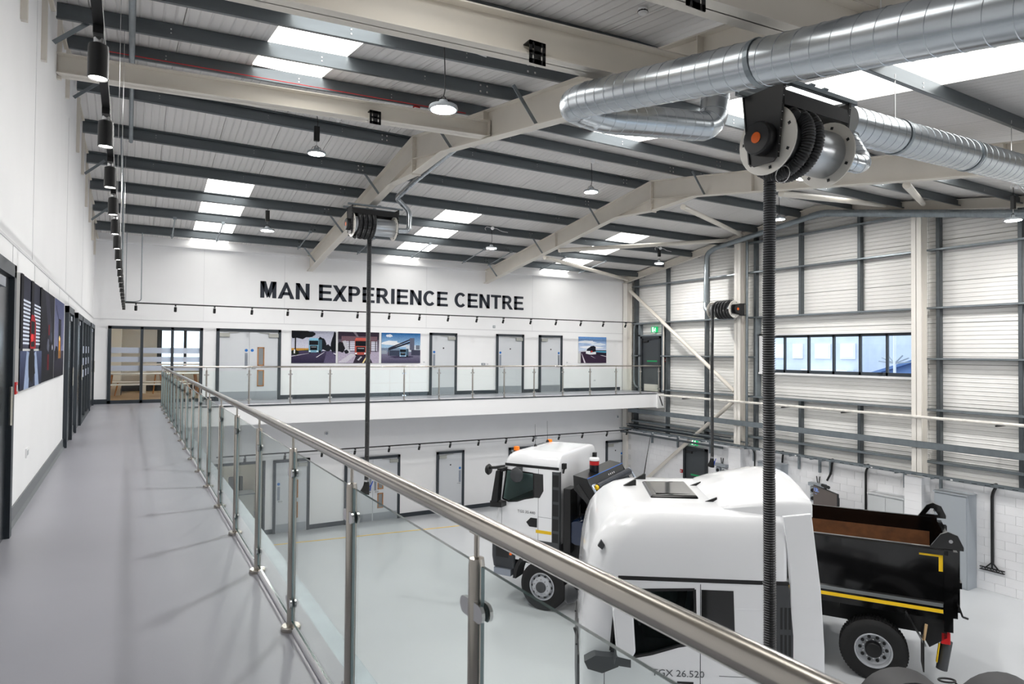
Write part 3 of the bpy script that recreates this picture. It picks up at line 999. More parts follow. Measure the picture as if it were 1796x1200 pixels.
# ---- tube braces
def tube_thing(name, pts, r, label, cat, m, group=None, seg=14):
    p0 = V(pts[0])
    o = MB().tube([V(p) - p0 for p in pts], r, seg).build(name, m, smooth=50)
    o.location = p0
    return tag(o, label, cat, group)
G = 'cream tube braces'
tube_thing('tube_brace', [(17.94, 20.88, 8.30), (17.92, 15.44, 4.42)], .07, 'cream tube brace from the corner column head down to the reel-carrying gable column', 'brace', CREAM, G)
tube_thing('tube_brace', [(17.92, 15.44, 4.10), (17.94, 20.6, .08)], .07, 'cream tube brace from the reel-carrying gable column down to the corner floor', 'brace', CREAM, G)
tube_thing('tube_brace', [(11.47, 11.45, 9.22), (17.80, 15.05, 9.72)], .065, 'cream roof brace tube meeting the head of the reel-carrying column, upper', 'brace', CREAM, G)
tube_thing('tube_brace', [(11.47, 16.7, 8.86), (17.80, 15.65, 9.62)], .065, 'cream roof brace tube meeting the head of the reel-carrying column, lower', 'brace', CREAM, G)
tube_thing('tube_brace', [(11.47, 17.5, 8.74), (17.80, 20.9, 8.76)], .065, 'cream roof brace tube running to the corner column head', 'brace', CREAM, G)
tube_thing('tube_brace', [(11.47, 8.7, 8.97), (17.80, 10.2, 9.80)], .065, 'cream roof brace tube meeting the head of the plain gable column, long one', 'brace', CREAM, G)
tube_thing('tube_brace', [(11.47, 6.2, 8.60), (17.80, 9.2, 9.64)], .065, 'cream roof brace tube meeting the head of the plain gable column, short one', 'brace', CREAM, G)

# ================================================================== exhaust hose reels
REELW = mat('reel_white_disc', (232, 228, 220), 0.4)
DRUM = mat('aluminium_drum', (186, 190, 194), 0.3, 0.9)
def reel(name, loc, rz, L, hose_x, drop, label, side=False, wraps=3.0):
    """drum axis along local x, motor at the -x end, hose falling on the +y side"""
    o = empty(name, loc, rz, label=label, cat='hose reel', group='exhaust hose reels')
    h = L / 2
    for i, s in enumerate((-1, 1)):
        mb = MB().lathe([(.0, s * h), (.285, s * h), (.29, s * (h + .006)), (.285, s * (h + .014)), (.0, s * (h + .014))] if s > 0 else
                        [(.0, -h - .014), (.285, -h - .014), (.29, -h - .006), (.285, -h), (.0, -h)], axis='x', seg=36)
        d = mb.build('side_disc', REELW, o, smooth=35)
        sq = MB()
        for k in range(7):
            a = 2 * pi * k / 7 + .3
            x = s * (h + .015)
            sq.box(x - .003, x + .003, -.012, .012, .225, .249, Matrix.Rotation(a, 4, 'X'))
            x = s * (h - .001)
            sq.box(x - .004, x + .004, -.012, .012, .225, .249, Matrix.Rotation(a, 4, 'X'))
        sq.build('slot', BLACK, d)
    MB().lathe([(.2, -h), (.205, -h + .01), (.205, h - .01), (.2, h)], axis='x', seg=32).build('drum', DRUM, o, smooth=35)
    # coiled hose, then the free length hanging
    R, r = .262, .056
    x0 = -h + .07
    n = int(wraps * 26)
    pts = [V((x0 + (hose_x - x0) * k / n, R * cos(2 * pi * wraps * k / n - 2 * pi * wraps), -R * sin(2 * pi * wraps * k / n - 2 * pi * wraps))) for k in range(n + 1)]
    pts += [V((hose_x, R, -z)) for z in (.1, .3, .6)] + [V((hose_x, R + .01 * sin(z), -z)) for z in (1.2, 2.0, 3.0, 4.0, 5.0, 6.0) if z < drop] + [V((hose_x, R, -drop))]
    corrugated(pts, r, .022, .008, 14).build('hose', HOSEM, o, smooth=25)
    # spiral wire showing on the hanging length
    mb = MB()
    k = int((drop - .3) / .022)
    for i in range(k):
        z = -.3 - i * .022
        mb.lathe([(r - .001, z - .0016), (r + .0014, z), (r - .001, z + .0016)], (hose_x, R, 0), 'z', 12, caps=False)
    tag(mb.build('hose_wire', HOSER, o), kind='stuff')
    loop = MB().tube([V((-h + .05, .05 + .07 * cos(a), .27 + .09 * sin(a))) for a in [2 * pi * q / 14 for q in range(15)]], .004, 6)
    loop.tube([V((-h + .06, -.10 + .07 * cos(a), -.30 + .07 * sin(a))) for a in [2 * pi * q / 14 for q in range(15)]], .004, 6)
    loop.build('wire_clip', CHROME, o)
    # side plates, cross channel and mounting rails; `side` mounts it off a column instead of the rafter
    Rm = Matrix.Rotation(radians(90), 4, 'X') if side else Matrix.Identity(4)
    plate = [(-.21, .42), (.21, .42), (.135, -.18), (.10, -.21), (-.10, -.21), (-.135, -.18)]
    for s in (-1, 1):
        x = s * (h + .055)
        mb = MB().prism(plate, 'x', x - .006, x + .006)
        for e in (-1, 1):
            mb.bar((x, e * .205, .42), (x, e * .138, -.18), .03, .012, up=(0, 1, 0))
        mb.v = [tuple(Rm @ V(p)) for p in mb.v]
        pl = mb.build('side_plate', BLACKP, o)
        bl = MB()
        for e in (-1, 1):
            for q in range(9):
                z = .38 - q * .065
                y = e * (.205 - .067 * (.42 - z) / .6)
                bl.box(x - .008, x + .008, y - .006, y + .006, z - .006, z + .006)
        bl.v = [tuple(Rm @ V(p)) for p in bl.v]
        bl.build('bolts', CHROME, pl)
    mb = MB().box(-h - .05, h + .05, -.20, -.185, .24, .36).box(-h - .05, h + .05, .185, .20, .24, .36)
    mb.v = [tuple(Rm @ V(p)) for p in mb.v]
    mb.build('cross_channel', BLACKP, o)
    for e in (-1, 1):
        mb = MB().box(-h - .16, h + .16, e * .19 - .02, e * .19 + .02, .42, .424).box(-h - .16, h + .16, e * .19 - .02, e * .19 - .016, .42, .46).box(-h - .16, h + .16, e * .19 + .016, e * .19 + .02, .42, .46)
        mb.box(-.12, -.06, e * .19 - .03, e * .19 + .03, .46, .475).box(.06, .12, e * .19 - .03, e * .19 + .03, .46, .475)
        mb.v = [tuple(Rm @ V(p)) for p in mb.v]
        mb.build('mounting_rail', GALV, o)
    m = MB().lathe([(0, -h - .15), (.125, -h - .15), (.138, -h - .135), (.138, -h - .062), (0, -h - .062)], axis='x', seg=32).build('motor_cover', BLACKP, o, smooth=35)
    MB().lathe([(0, -h - .154), (.046, -h - .154), (.046, -h - .149), (0, -h - .149)], axis='x', seg=24).build('orange_cap', ORANGE, m)['label'] = 'round orange cap'
    return o
BLACKP = mat('black_powder_coat', (20, 20, 22), 0.42)

def nozzle(parent, x, y, z, dirx):
    """rubber exhaust mouthpiece with a steel clamp and a blue lever, on the hose end"""
    MB().lathe([(.06, z + .02), (.062, z + .03), (.062, z + .06), (.06, z + .07)], (x, y, 0), 'z', 16, caps=False).build('hose_clamp', CHROME, parent)
    mb = MB().tube([(x, y, z + .03), (x, y, z - .06), (x - dirx * .01, y, z - .13), (x - dirx * .05, y, z - .26)], [.055, .07, .085, .12], 16)
    nz = mb.build('nozzle', RUBBER, parent, smooth=50)
    MB().tube(fillet([(x + dirx * .08, y - .02, z - .2), (x + dirx * .11, y - .02, z - .08), (x + dirx * .15, y - .02, z + .02)], .05), .012, 8).bar((x + dirx * .05, y - .02, z - .12), (x + dirx * .12, y - .02, z - .06), .02, .02).build('lever', mat('blue_lever', (30, 70, 170), 0.4), nz)
r1 = reel('hose_reel', (5.03, 3.65, 7.47), 0, .78, -.03, 5.3, 'big black exhaust hose reel hanging above the white tractor unit', wraps=2.4)
r2 = reel('hose_reel', (4.93, 14.9, 8.61), 0, 1.0, 0.0, 6.05, 'black exhaust hose reel under the far part of the first rafter', wraps=4.0)
nozzle(r2, 0.0, .262, -6.05, 1)
r3 = reel('hose_reel', (17.38, 15.45, 7.19), radians(90), .94, .24, 5.05, 'black exhaust hose reel fixed sideways to a gable column', side=True, wraps=5.0)
nozzle(r3, .24, .262, -5.05, -1)

# ---- spiral ducts and pipes
def duct(name, pts, r, label, pitch=.13, rad=.3, m=DUCT, group='spiral exhaust ducts'):
    p0 = V(pts[0])
    p = fillet([V(q) - p0 for q in pts], rad, 8)
    o = ringed(p, r, pitch).build(name, m, smooth=30)
    o.location = p0
    return tag(o, label, 'duct', group)
d1 = duct('spiral_duct', [(3.80, -3.2, 6.42), (3.80, 5.10, 8.13), (3.80, 5.32, 8.14), (4.2, 5.32, 8.10), (5.80, 5.32, 8.29), (5.86, 5.32, 8.8)], .162, 'large shiny spiral duct running overhead towards the viewer with a bend at its end', .14, .22)
for y in (3.05, .9):
    z = 8.13 - (5.10 - y) * .206
    MB().lathe([(.166, -.02), (.172, -.02), (.172, .02), (.166, .02)], (0, y + 3.2, z - 6.42), 'y', 24, caps=False).build('duct_clamp', GALV, d1)
d2 = duct('spiral_duct', [(6.50, 4.18, 8.13), (10.66, 4.18, 8.25), (10.95, 4.18, 8.22), (11.25, 4.18, 8.12), (17.7, 4.18, 8.12)], .19, 'shiny spiral duct joined to the big hose reel by a short bent pipe', .15)
for x in (1.0, 2.6):
    MB().lathe([(.192, x), (.200, x), (.200, x + .05), (.192, x + .05)], (0, 0, .029 * x), 'x', 24, caps=False).build('duct_clamp', GALV, d2)
for i, x in enumerate((7.5, 10.3)):
    o = MB().tube([(0, 0, 0), (0, 0, zr(4.2) - 8.25 - .029 * (x - 6.5))], .005, 6).build('hanger_rod', CHROME)
    o.location = (x, 4.18, 8.32 + .029 * (x - 6.5))
    tag(o, 'thin threaded rod holding the duct beside the big reel, %s from the reel' % ORD[i], 'rod', 'threaded hanger rods')
o = MB().tube([(0, 0, 0), (0, 0, .95)], .005, 6).build('hanger_rod', CHROME)
o.location = (3.80, 2.2, 7.70)
tag(o, 'thin threaded rod holding the large overhead duct', 'rod', 'threaded hanger rods')
duct('exhaust_pipe', [(5.44, 3.65, 7.47), (5.98, 3.62, 7.45), (6.2, 3.9, 7.80), (6.60, 4.15, 7.98)], .085, 'short bent shiny pipe from the big hose reel up to the duct', .11, .16, group='exhaust pipes')
duct('exhaust_pipe', [(5.46, 14.9, 8.58), (5.83, 14.9, 8.60), (5.83, 14.9, 9.08), (5.50, 14.9, 9.36), (5.50, 13.7, 9.52), (5.50, 11.5, 9.70)], .062, 'thin bent shiny pipe rising from the far hose reel behind the rafter', .3, .12, group='exhaust pipes')
duct('exhaust_pipe', [(17.38, 15.95, 7.19), (17.40, 16.25, 7.22), (17.52, 16.36, 7.45), (17.55, 16.34, 9.22), (17.55, 16.0, 9.37), (17.55, 12.3, 9.82)], .085, 'galvanised pipe rising from the gable hose reel to the rafter above', .3, .16, group='exhaust pipes', m=GALV)
duct('exhaust_pipe', [(17.55, 12.3, 9.82), (17.55, 11.9, 9.86), (17.55, -3, 7.1)], .10, 'galvanised spiral duct along the near slope of the gable rafter', .12, .2, group='exhaust pipes', m=GALV)

# ================================================================== lights
def high_bay(loc, label, driver, cord):
    x, y, z = loc
    o = empty('high_bay_lamp', loc, label=label, cat='lamp', group='round high bay lamps')
    MB().lathe([(0, .11), (.05, .11), (.055, .06), (.10, .055), (.165, .04), (.172, .02), (.168, 0), (.15, -.004)], axis='z', seg=28).build('housing', CABG2, o, smooth=35)
    MB().lathe([(0, -.012), (.12, -.010), (.15, -.003), (.15, .001)], axis='z', seg=28).build('lens', LENS, o, smooth=60)
    MB().tube([V((.03 * cos(a), 0, .13 + .03 * sin(a))) for a in [2 * pi * q / 12 for q in range(13)]], .005, 6).tube([(-.1, 0, .05), (-.07, 0, .12), (0, 0, .14), (.07, 0, .12), (.1, 0, .05)], .005, 6).build('hook', BLACK, o)
    top = zr(y) + .1 - z
    zc = .16
    if driver:
        d = MB().box(-.05, .05, -.035, .035, .24, .52).build('driver_box', BLACK, o, bevel=.008)
        MB().tube([(0, 0, .16), (0, 0, .25)], .006, 6).build('chain', CHROME, d)
        zc = .5
    MB().tube(fillet([(0, 0, zc), (.02, 0, zc + .08), (.015, 0, (zc + top) / 2), (0, 0, top)], .1), .007 if cord else .006, 8).build('cord', BLACK, o)
    j = MB().lathe([(0, -.09), (.045, -.09), (.05, -.075), (.05, -.04), (0, -.04)], (0, 0, top), 'y', 16).build('junction_box', WHITE2, o)
    MB().tube(fillet([(.05, -.06, top), (.16, -.06, top), (.30, -.05, top - .06), (.55, -.03, top - .07)], .08), .007, 6).tube(fillet([(-.05, -.06, top), (-.20, -.06, top + .03), (-.26, -.06, top - .03), (-.22, -.05, top - .08)], .05), .007, 6).build('white_cable', WHITE2, j)
    return o
lamps = [((3.15, 7.0, 8.51), 0, 'from a white junction box beside the deepest tie beam'), ((2.99, 12.4, 9.37), 1, 'from a black driver box below the ridge'), ((3.01, 17.5, 8.73), 1, 'over the upper meeting room screen'),
         ((9.13, 12.0, 9.38), 0, 'below the ridge between the two portal rafters'), ((9.36, 17.2, 8.80), 0, 'over the far balcony between the two portal rafters'),
         ((16.10, 17.2, 8.87), 1, 'in the corner near the gable'), ((15.47, 11.8, 9.42), 0, 'beside the hanging hose near the gable ridge'), ((16.08, 6.5, 8.55), 1, 'with a black driver box beside the gable duct'),
         ((9.3, 6.6, 8.5), 0, 'hidden behind the big hose reel'), ((9.3, 1.2, 7.6), 0, 'unseen over the hall beside the viewer, added for its light'), ((16.0, 1.2, 7.6), 0, 'unseen by the gable beside the viewer, added for its light'),
         ((9.3, -3.0, 7.0), 0, 'unseen behind the viewer, added for its light')]  # last three lamps hang out of view, added to light truck and rail
for loc, dr, lab in lamps:
    high_bay(loc, 'lit round high bay lamp hanging ' + lab, dr, 1)

def spot(name, loc, tilt, lit, label, group):
    o = empty(name, loc, label=label, cat='spotlight', group=group)
    MB().box(-.018, .018, -.05, .05, -.03, .002).build('adapter', BLACK, o)
    MB().lathe([(.017, -.055), (.017, -.03)], (0, 0, 0), 'z', 12).build('silver_ring', CHROME, o)
    M = Matrix.Translation((0, 0, -.06)) @ Matrix.Rotation(tilt, 4, 'X')
    mb = MB().lathe([(.012, .012), (.034, -.0), (.036, -.02), (.036, -.13), (.033, -.132)], axis='z', seg=18, caps=False)
    mb.v = [tuple(M @ V(p)) for p in mb.v]
    b = mb.build('barrel', BLACK, o, smooth=40)
    mb = MB().lathe([(0, -.122), (.033, -.126)], axis='z', seg=18, caps=False)
    mb.v = [tuple(M @ V(p)) for p in mb.v]
    mb.build('lens', SPOTL if lit else mat('dark_lens', (30, 30, 30), 0.2), b)
    return o
def track(name, p0, p1, label):
    p0, p1 = V(p0), V(p1)
    o = MB().bar((0, 0, 0), p1 - p0, .036, .034).build(name, BLACK)
    o.location = p0
    return tag(o, label, 'light track')
track('light_track', (-.12, 1.2, 6.93), (-.12, 20.3, 6.93), 'black light track hanging lengthwise over the balcony walkway')
track('light_track', (-.12, 20.3, 6.93), (17.62, 20.15, 6.93), 'black light track across the far wall below the big lettering')
track('light_track', (2.2, 20.25, 2.63), (17.6, 20.25, 2.63), 'black light track across the far wall under the balcony')
sp0 = None
G1, G2, G3 = 'spotlights over the balcony walkway', 'spotlights on the upper far track', 'spotlights on the lower far track'
for i in range(18):
    loc = (-.12, 3.03 + i * 1.0, 6.91)
    lab = 'black cylinder spotlight on the walkway track, %s from the viewer' % ORD[i]
    if sp0 is None:
        sp0 = spot('track_spotlight', loc, 0, True, lab, G1)
    else:
        dup(sp0, loc, label=lab)
xs = [0.16, 1.12, 2.12, 3.13, 4.15, 5.18, 6.30, 7.35, 8.41, 9.46, 10.56, 11.63, 12.79, 13.91, 15.06, 16.15, 17.28]
sp1 = None
for i, x in enumerate(xs):
    loc = (x * .99, 20.3 - .0085 * x, 6.91)
    lab = 'small black spotlight on the upper far track, %s from the meeting room' % ORD[i]
    if sp1 is None:
        sp1 = spot('track_spotlight', loc, radians(28), True, lab, G2)
    else:
        dup(sp1, loc, label=lab)
xs = [3.0, 4.13, 5.24, 6.28, 7.42, 8.48, 9.62, 10.72, 11.84, 13.01, 14.16, 15.26, 16.47, 17.5]
for i, x in enumerate(xs):
    o = dup(sp1, (x * .988, 20.25, 2.61), label='small black spotlight on the lower far track, %s from the reception' % ORD[i])
    o['group'] = G3
for i, y in enumerate((7.78, 9.26, 10.64, 14.46, 15.89)):
    o = MB().tube([(0, 0, 0), (0, 0, zr(y) - 6.95)], .0025, 5).build('suspension_wire', CHROME)
    o.location = (-.12 + .02 * (i % 2), y, 6.95)
    tag(o, 'thin wire holding up the walkway light track, %s from the viewer' % ORD[i], 'wire', 'wires holding the walkway track')
# ---- conduits under the roof
tube_thing('conduit', [(-.02, 5.0, zr(5.0) - .04), (-.02, 12.35, zr(12.35) - .04), (-.02, 14.5, zr(14.5) - .04)], .036, 'grey conduit running up the near roof slope beside the walkway light track', 'conduit', GALV, seg=10)
tube_thing('conduit', fillet([(-.17, 14.4, zr(14.4) - .03), (-.17, 20.15, zr(20.15) - .04), (-.17, 20.25, 7.75)], .1), .022, 'grey conduit running down the far roof slope beside the walkway light track', 'conduit', GALV, seg=10)
tube_thing('conduit', fillet([(.28, 20.3, zr(20.3)), (.28, 20.3, 7.0), (.15, 20.3, 6.96), (-.1, 20.3, 6.96)], .06), .012, 'thin grey conduit dropping to the far light track', 'conduit', GALV, seg=8)
tube_thing('conduit', [(-.08, 20.28, zr(20.3)), (-.08, 20.28, 6.95)], .008, 'thin rod dropping to the corner of the light tracks', 'rod', GALV, seg=6)
# ---- detectors and alarms under the roof
o = empty('smoke_detector', (4.40, 4.95, zr(4.95) + .2), label='white round smoke detector under the near roof slope', cat='detector')
MB().lathe([(0, -.05), (.035, -.05), (.05, -.035), (.052, 0), (.052, .003)], axis='z', seg=20).build('body', WHITE2, o, smooth=35)
MB().lathe([(.048, -.036), (.053, -.034), (.053, -.022), (.05, -.02)], axis='z', seg=10, caps=False).build('vents', BLACK, o)
o = empty('alarm_beacon', (4.0, 9.95, zr(9.95) - .02), label='small red and white alarm sounder under a purlin near the ridge', cat='alarm')
B(-.05, .05, -.03, .03, 0, .04).build('base', RED, o)
B(-.04, .04, -.025, .025, -.06, 0).build('lens', WHITE2, o)
tube_thing('red_cable', [(-.5, 10.6, zr(10.6) + .02), (4.8, 9.76, zr(9.76) + .02)], .006, 'red fire alarm cable along a purlin over the walkway', 'cable', RED, seg=6)
tube_thing('red_cable', [(5.1, 9.76, zr(9.76) + .02), (11.0, 9.76, zr(9.76) + .02)], .006, 'red fire alarm cable along a purlin beyond the first rafter', 'cable', RED, seg=6)

# ================================================================== glass balustrades
HR = BF + 1.055                                   # centre of the handrail
def post_parts(parent, x, y, src=None, ax='y'):
    """one stainless post standing on a round flange, with four glass clamps"""
    if src:
        p = inst(src, parent, (x, y, BF))
        for ch in CH[src.name]:
            inst(ch, p, ch.location, ch.rotation_euler)
        return p
    mb = MB().lathe([(.0212, .012), (.0212, .95), (.019, .968), (.008, .970)], axis='z', seg=18)
    p = mb.build('post', STEEL, parent, smooth=35)
    p.location = (x, y, BF)
    MB().lathe([(.0, .0), (.052, .0), (.052, .018), (.046, .024), (.0, .024)], axis='z', seg=24).build('base_flange', STEEL, p, smooth=35)
    MB().tube([(0, 0, .965), (0, 0, 1.04)], .007, 10).build('spigot', STEEL, p, smooth=50)
    MB().box(-.012, .012, -.02, .02, 1.03, 1.036).build('saddle', STEEL, p)
    for z in (.15, .84):
        for s in (-1, 1):
            mb = MB()
            for e in (-1, 1):                     # two jaws either side of the pane
                q = []
                for k in range(9):
                    a = -pi / 2 + pi * k / 8
                    q.append((s * (.040 + .022 * cos(a)), z + .0225 * sin(a)))
                q = [(s * .016, z - .0225)] + q + [(s * .016, z + .0225)]
                q = [(a, b) for a, b in q]
                d0, d1 = e * .007, e * .016
                if ax == 'y':
                    mb.prism(q, 'x', min(d0, d1), max(d0, d1))
                else:
                    mb.prism(q, 'y', min(d0, d1), max(d0, d1))
            mb.build('glass_clamp', CHROME, p)
    return p

def pane_between(parent, a, b):
    """glass pane between two post positions, with a green edge"""
    a, b = V(a), V(b)
    d = (b - a).normalized()
    n = V((-d.y, d.x, 0))
    a, b = a + d * .034, b - d * .034
    z0, z1 = .055, .955
    mb = MB()
    vs = [a + n * .005, b + n * .005, b - n * .005, a - n * .005]
    vv = [(p.x, p.y, BF + z0) for p in vs] + [(p.x, p.y, BF + z1) for p in vs]
    mb.cur = 0
    mb.add(vv, [(0, 1, 5, 4), (2, 3, 7, 6)])
    mb.cur = 1
    mb.add(vv, [(4, 5, 6, 7), (3, 2, 1, 0)])
    mb.cur = 2
    mb.add(vv, [(1, 2, 6, 5), (3, 0, 4, 7)])
    return mb.build('glass_pane', [GLASS, GLASSE, GLASSV], parent)

XR = 0.776
bal = empty('balustrade', (0, 0, 0), label='long stainless steel and glass balustrade beside the walkway, running away from the viewer', cat='balustrade', group='glass balustrades')
ys = [-2.8, -1.72, -.65, .42, 1.49, 2.57, 3.64] + [3.64 + (19.44 - 3.64) / 15 * (i + 1) for i in range(15)]
MB().tube([(XR, -3.2, HR), (XR, 19.40, HR), (XR + .03, 19.46, HR)], .0255, 24).build('handrail', STEELH, bal, smooth=50)
src = None
for y in ys:
    p = post_parts(bal, XR, y, src)
    src = src or p
for a, b in zip(ys, ys[1:]):
    pane_between(bal, (XR, a, 0), (XR, b, 0))
bal2 = empty('balustrade', (0, 0, 0), label='far stainless steel and glass balustrade across the hall in front of the doors', cat='balustrade', group='glass balustrades')
xs2 = [1.84, 2.92, 4.03, 5.16, 6.28, 7.46, 8.64, 9.84, 11.03, 12.22, 13.42, 14.62, 15.82, 17.0, 17.93]
MB().tube([(XR, yrail(XR), HR), (18.05, yrail(18.05), HR)], .0245, 16).build('handrail', STEELH, bal2, smooth=50)
src = None
for x in xs2:
    p = post_parts(bal2, x, yrail(x), src, ax='x')
    src = src or p
xx = [XR] + xs2
for a, b in zip(xx, xx[1:]):
    pane_between(bal2, (a, yrail(a), 0), (b, yrail(b), 0))

# ================================================================== trucks (local x forward, y to the truck's left, z up)
def boolean(o, cutters, op='DIFFERENCE'):
    for c in cutters:
        m = o.modifiers.new('b', 'BOOLEAN')
        m.operation = op
        m.solver = 'EXACT'
        m.object = c
    bpy.context.view_layer.update()
    dg = bpy.context.evaluated_depsgraph_get()
    me = bpy.data.meshes.new_from_object(o.evaluated_get(dg))
    o.modifiers.clear()
    o.data = me
    for c in cutters:
        bpy.data.objects.remove(c, do_unlink=True)
    me.polygons.foreach_set('use_smooth', [True] * len(me.polygons))
    me.set_sharp_from_angle(angle=radians(38))

def ring(z, xf, xr, w, rc, rr=.06, n=6):
    """rounded rectangle in plan, anticlockwise"""
    pts = []
    for cx, cy, r, a0 in ((xf - rc, w - rc, rc, 0), (xr + rr, w - rr, rr, 90), (xr + rr, -w + rr, rr, 180), (xf - rc, -w + rc, rc, 270)):
        for k in range(n + 1):
            a = radians((a0 + 90 * k / n))
            pts.append((cx + r * cos(a), cy + r * sin(a), z))
    return pts

def loft(mb, rings):
    n = len(rings[0])
    vs = [p for r in rings for p in r]
    fs = [tuple(range(n - 1, -1, -1)), tuple((len(rings) - 1) * n + k for k in range(n))]
    for i in range(len(rings) - 1):
        for k in range(n):
            k2 = (k + 1) % n
            fs.append((i * n + k, i * n + k2, (i + 1) * n + k2, (i + 1) * n + k))
    return mb.add(vs, fs)

def pair(poly, y, t, name, m, parent, **k):
    """the same panel on each flank, one part each"""
    return [MB().prism(poly, 'y', s * y, s * (y - t)).build(name, m, parent, **k) for s in (1, -1)]

def side_panel(mb, poly, y, t):
    """(x, z) outline on both flanks at |y|"""
    for s in (-1, 1):
        mb.prism(poly, 'y', s * y, s * (y - t))
    return mb

RIM = mat('silver_rim', (190, 193, 198), 0.35, 0.35)
def wheel(parent, x, y, rear, side, src=None):
    """tyre, rim and hub; side = +1 on the truck's left"""
    if src:
        w_ = inst(src, parent, (x, y, .52), (0, 0, 0 if side > 0 else pi))
        for ch in CH[src.name]:
            inst(ch, w_, ch.location, ch.rotation_euler)
        return w_
    R = .525
    W = .30
    mb = MB().lathe([(.30, 0), (.33, .005), (.42, .02), (.485, .005), (R, -.03), (R, -W + .03), (.485, -W), (.30, -W)], axis='y', seg=48, caps=False)
    for k in range(60):                           # tread lugs
        M = Matrix.Rotation(2 * pi * k / 60, 4, 'Y')
        for e in range(2):
            y0 = -.03 - e * .13 - .02
            M2 = M @ Matrix.Rotation(radians(3 * e), 4, 'Y')
            mb.box(-.014, .014, y0 - .10, y0, R - .01, R + (.014 if rear else .006), M2)
    t = mb.build('wheel', RUBBER, parent, smooth=30)
    t.location = (x, y, .52)
    t.rotation_euler = (0, 0, 0 if side > 0 else pi)
    if rear:
        prof = [(.30, -.002), (.292, .012), (.278, .008), (.268, -.02), (.262, -.10), (.225, -.12), (.12, -.125)]
        hub = [(.135, -.125), (.13, -.03), (.115, -.01), (.05, .0), (.0, .0)]
        ph, hz = .205, -.117
    else:
        prof = [(.30, -.002), (.292, .012), (.278, .008), (.262, -.03), (.235, -.045), (.205, .03), (.12, .045)]
        hub = [(.12, .045), (.115, .075), (.10, .085), (.0, .085)]
        ph, hz = .226, -.015
    rim = MB().lathe(prof, axis='y', seg=40, caps=False).build('rim', RIM, t, smooth=35)
    MB().lathe(hub, axis='y', seg=28, caps=False).build('hub', BLACK if rear else GREYP, t, smooth=35)
    mb = MB()
    for k in range(10):
        a = 2 * pi * (k + .5) / 10
        M = Matrix.Translation((ph * sin(a), hz, ph * cos(a))) @ Matrix.Rotation(a, 4, 'Y')
        disc(mb, ph * sin(a), hz + .004, ph * cos(a), .028, .012, 12)
    mb.v = [(p[0], p[1] + .008, p[2]) for p in mb.v]
    mb.build('rim_hole', BLACK, t)
    mb = MB()
    rn, yn = (.165, -.118) if rear else (.165, .042)
    for k in range(10):
        a = 2 * pi * k / 10
        mb.lathe([(0, 0), (.016, 0), (.013, .028), (0, .028)], (rn * sin(a), yn, rn * cos(a)), 'y', 6)
    mb.build('wheel_nut', CHROME, t)
    return t

def words(parent, text, size, loc, rot, m, name='lettering', extrude=.001, xs=1.0):
    cu = bpy.data.curves.new(name, 'FONT')
    cu.body = text
    cu.size = size
    cu.align_x = 'CENTER'
    cu.align_y = 'CENTER'
    cu.extrude = extrude
    cu.resolution_u = 2
    tmp = bpy.data.objects.new('tmp', cu)
    COL.objects.link(tmp)
    bpy.context.view_layer.update()
    me = bpy.data.meshes.new_from_object(tmp.evaluated_get(bpy.context.evaluated_depsgraph_get()))
    bpy.data.objects.remove(tmp, do_unlink=True)
    me.materials.clear()
    me.materials.append(m)
    o = link(name, me, parent)
    o.location = loc
    o.rotation_euler = rot
    o.scale = (xs, 1, 1)
    return o
FLANK = (pi / 2, 0, pi)                          # text reads on the truck's left flank

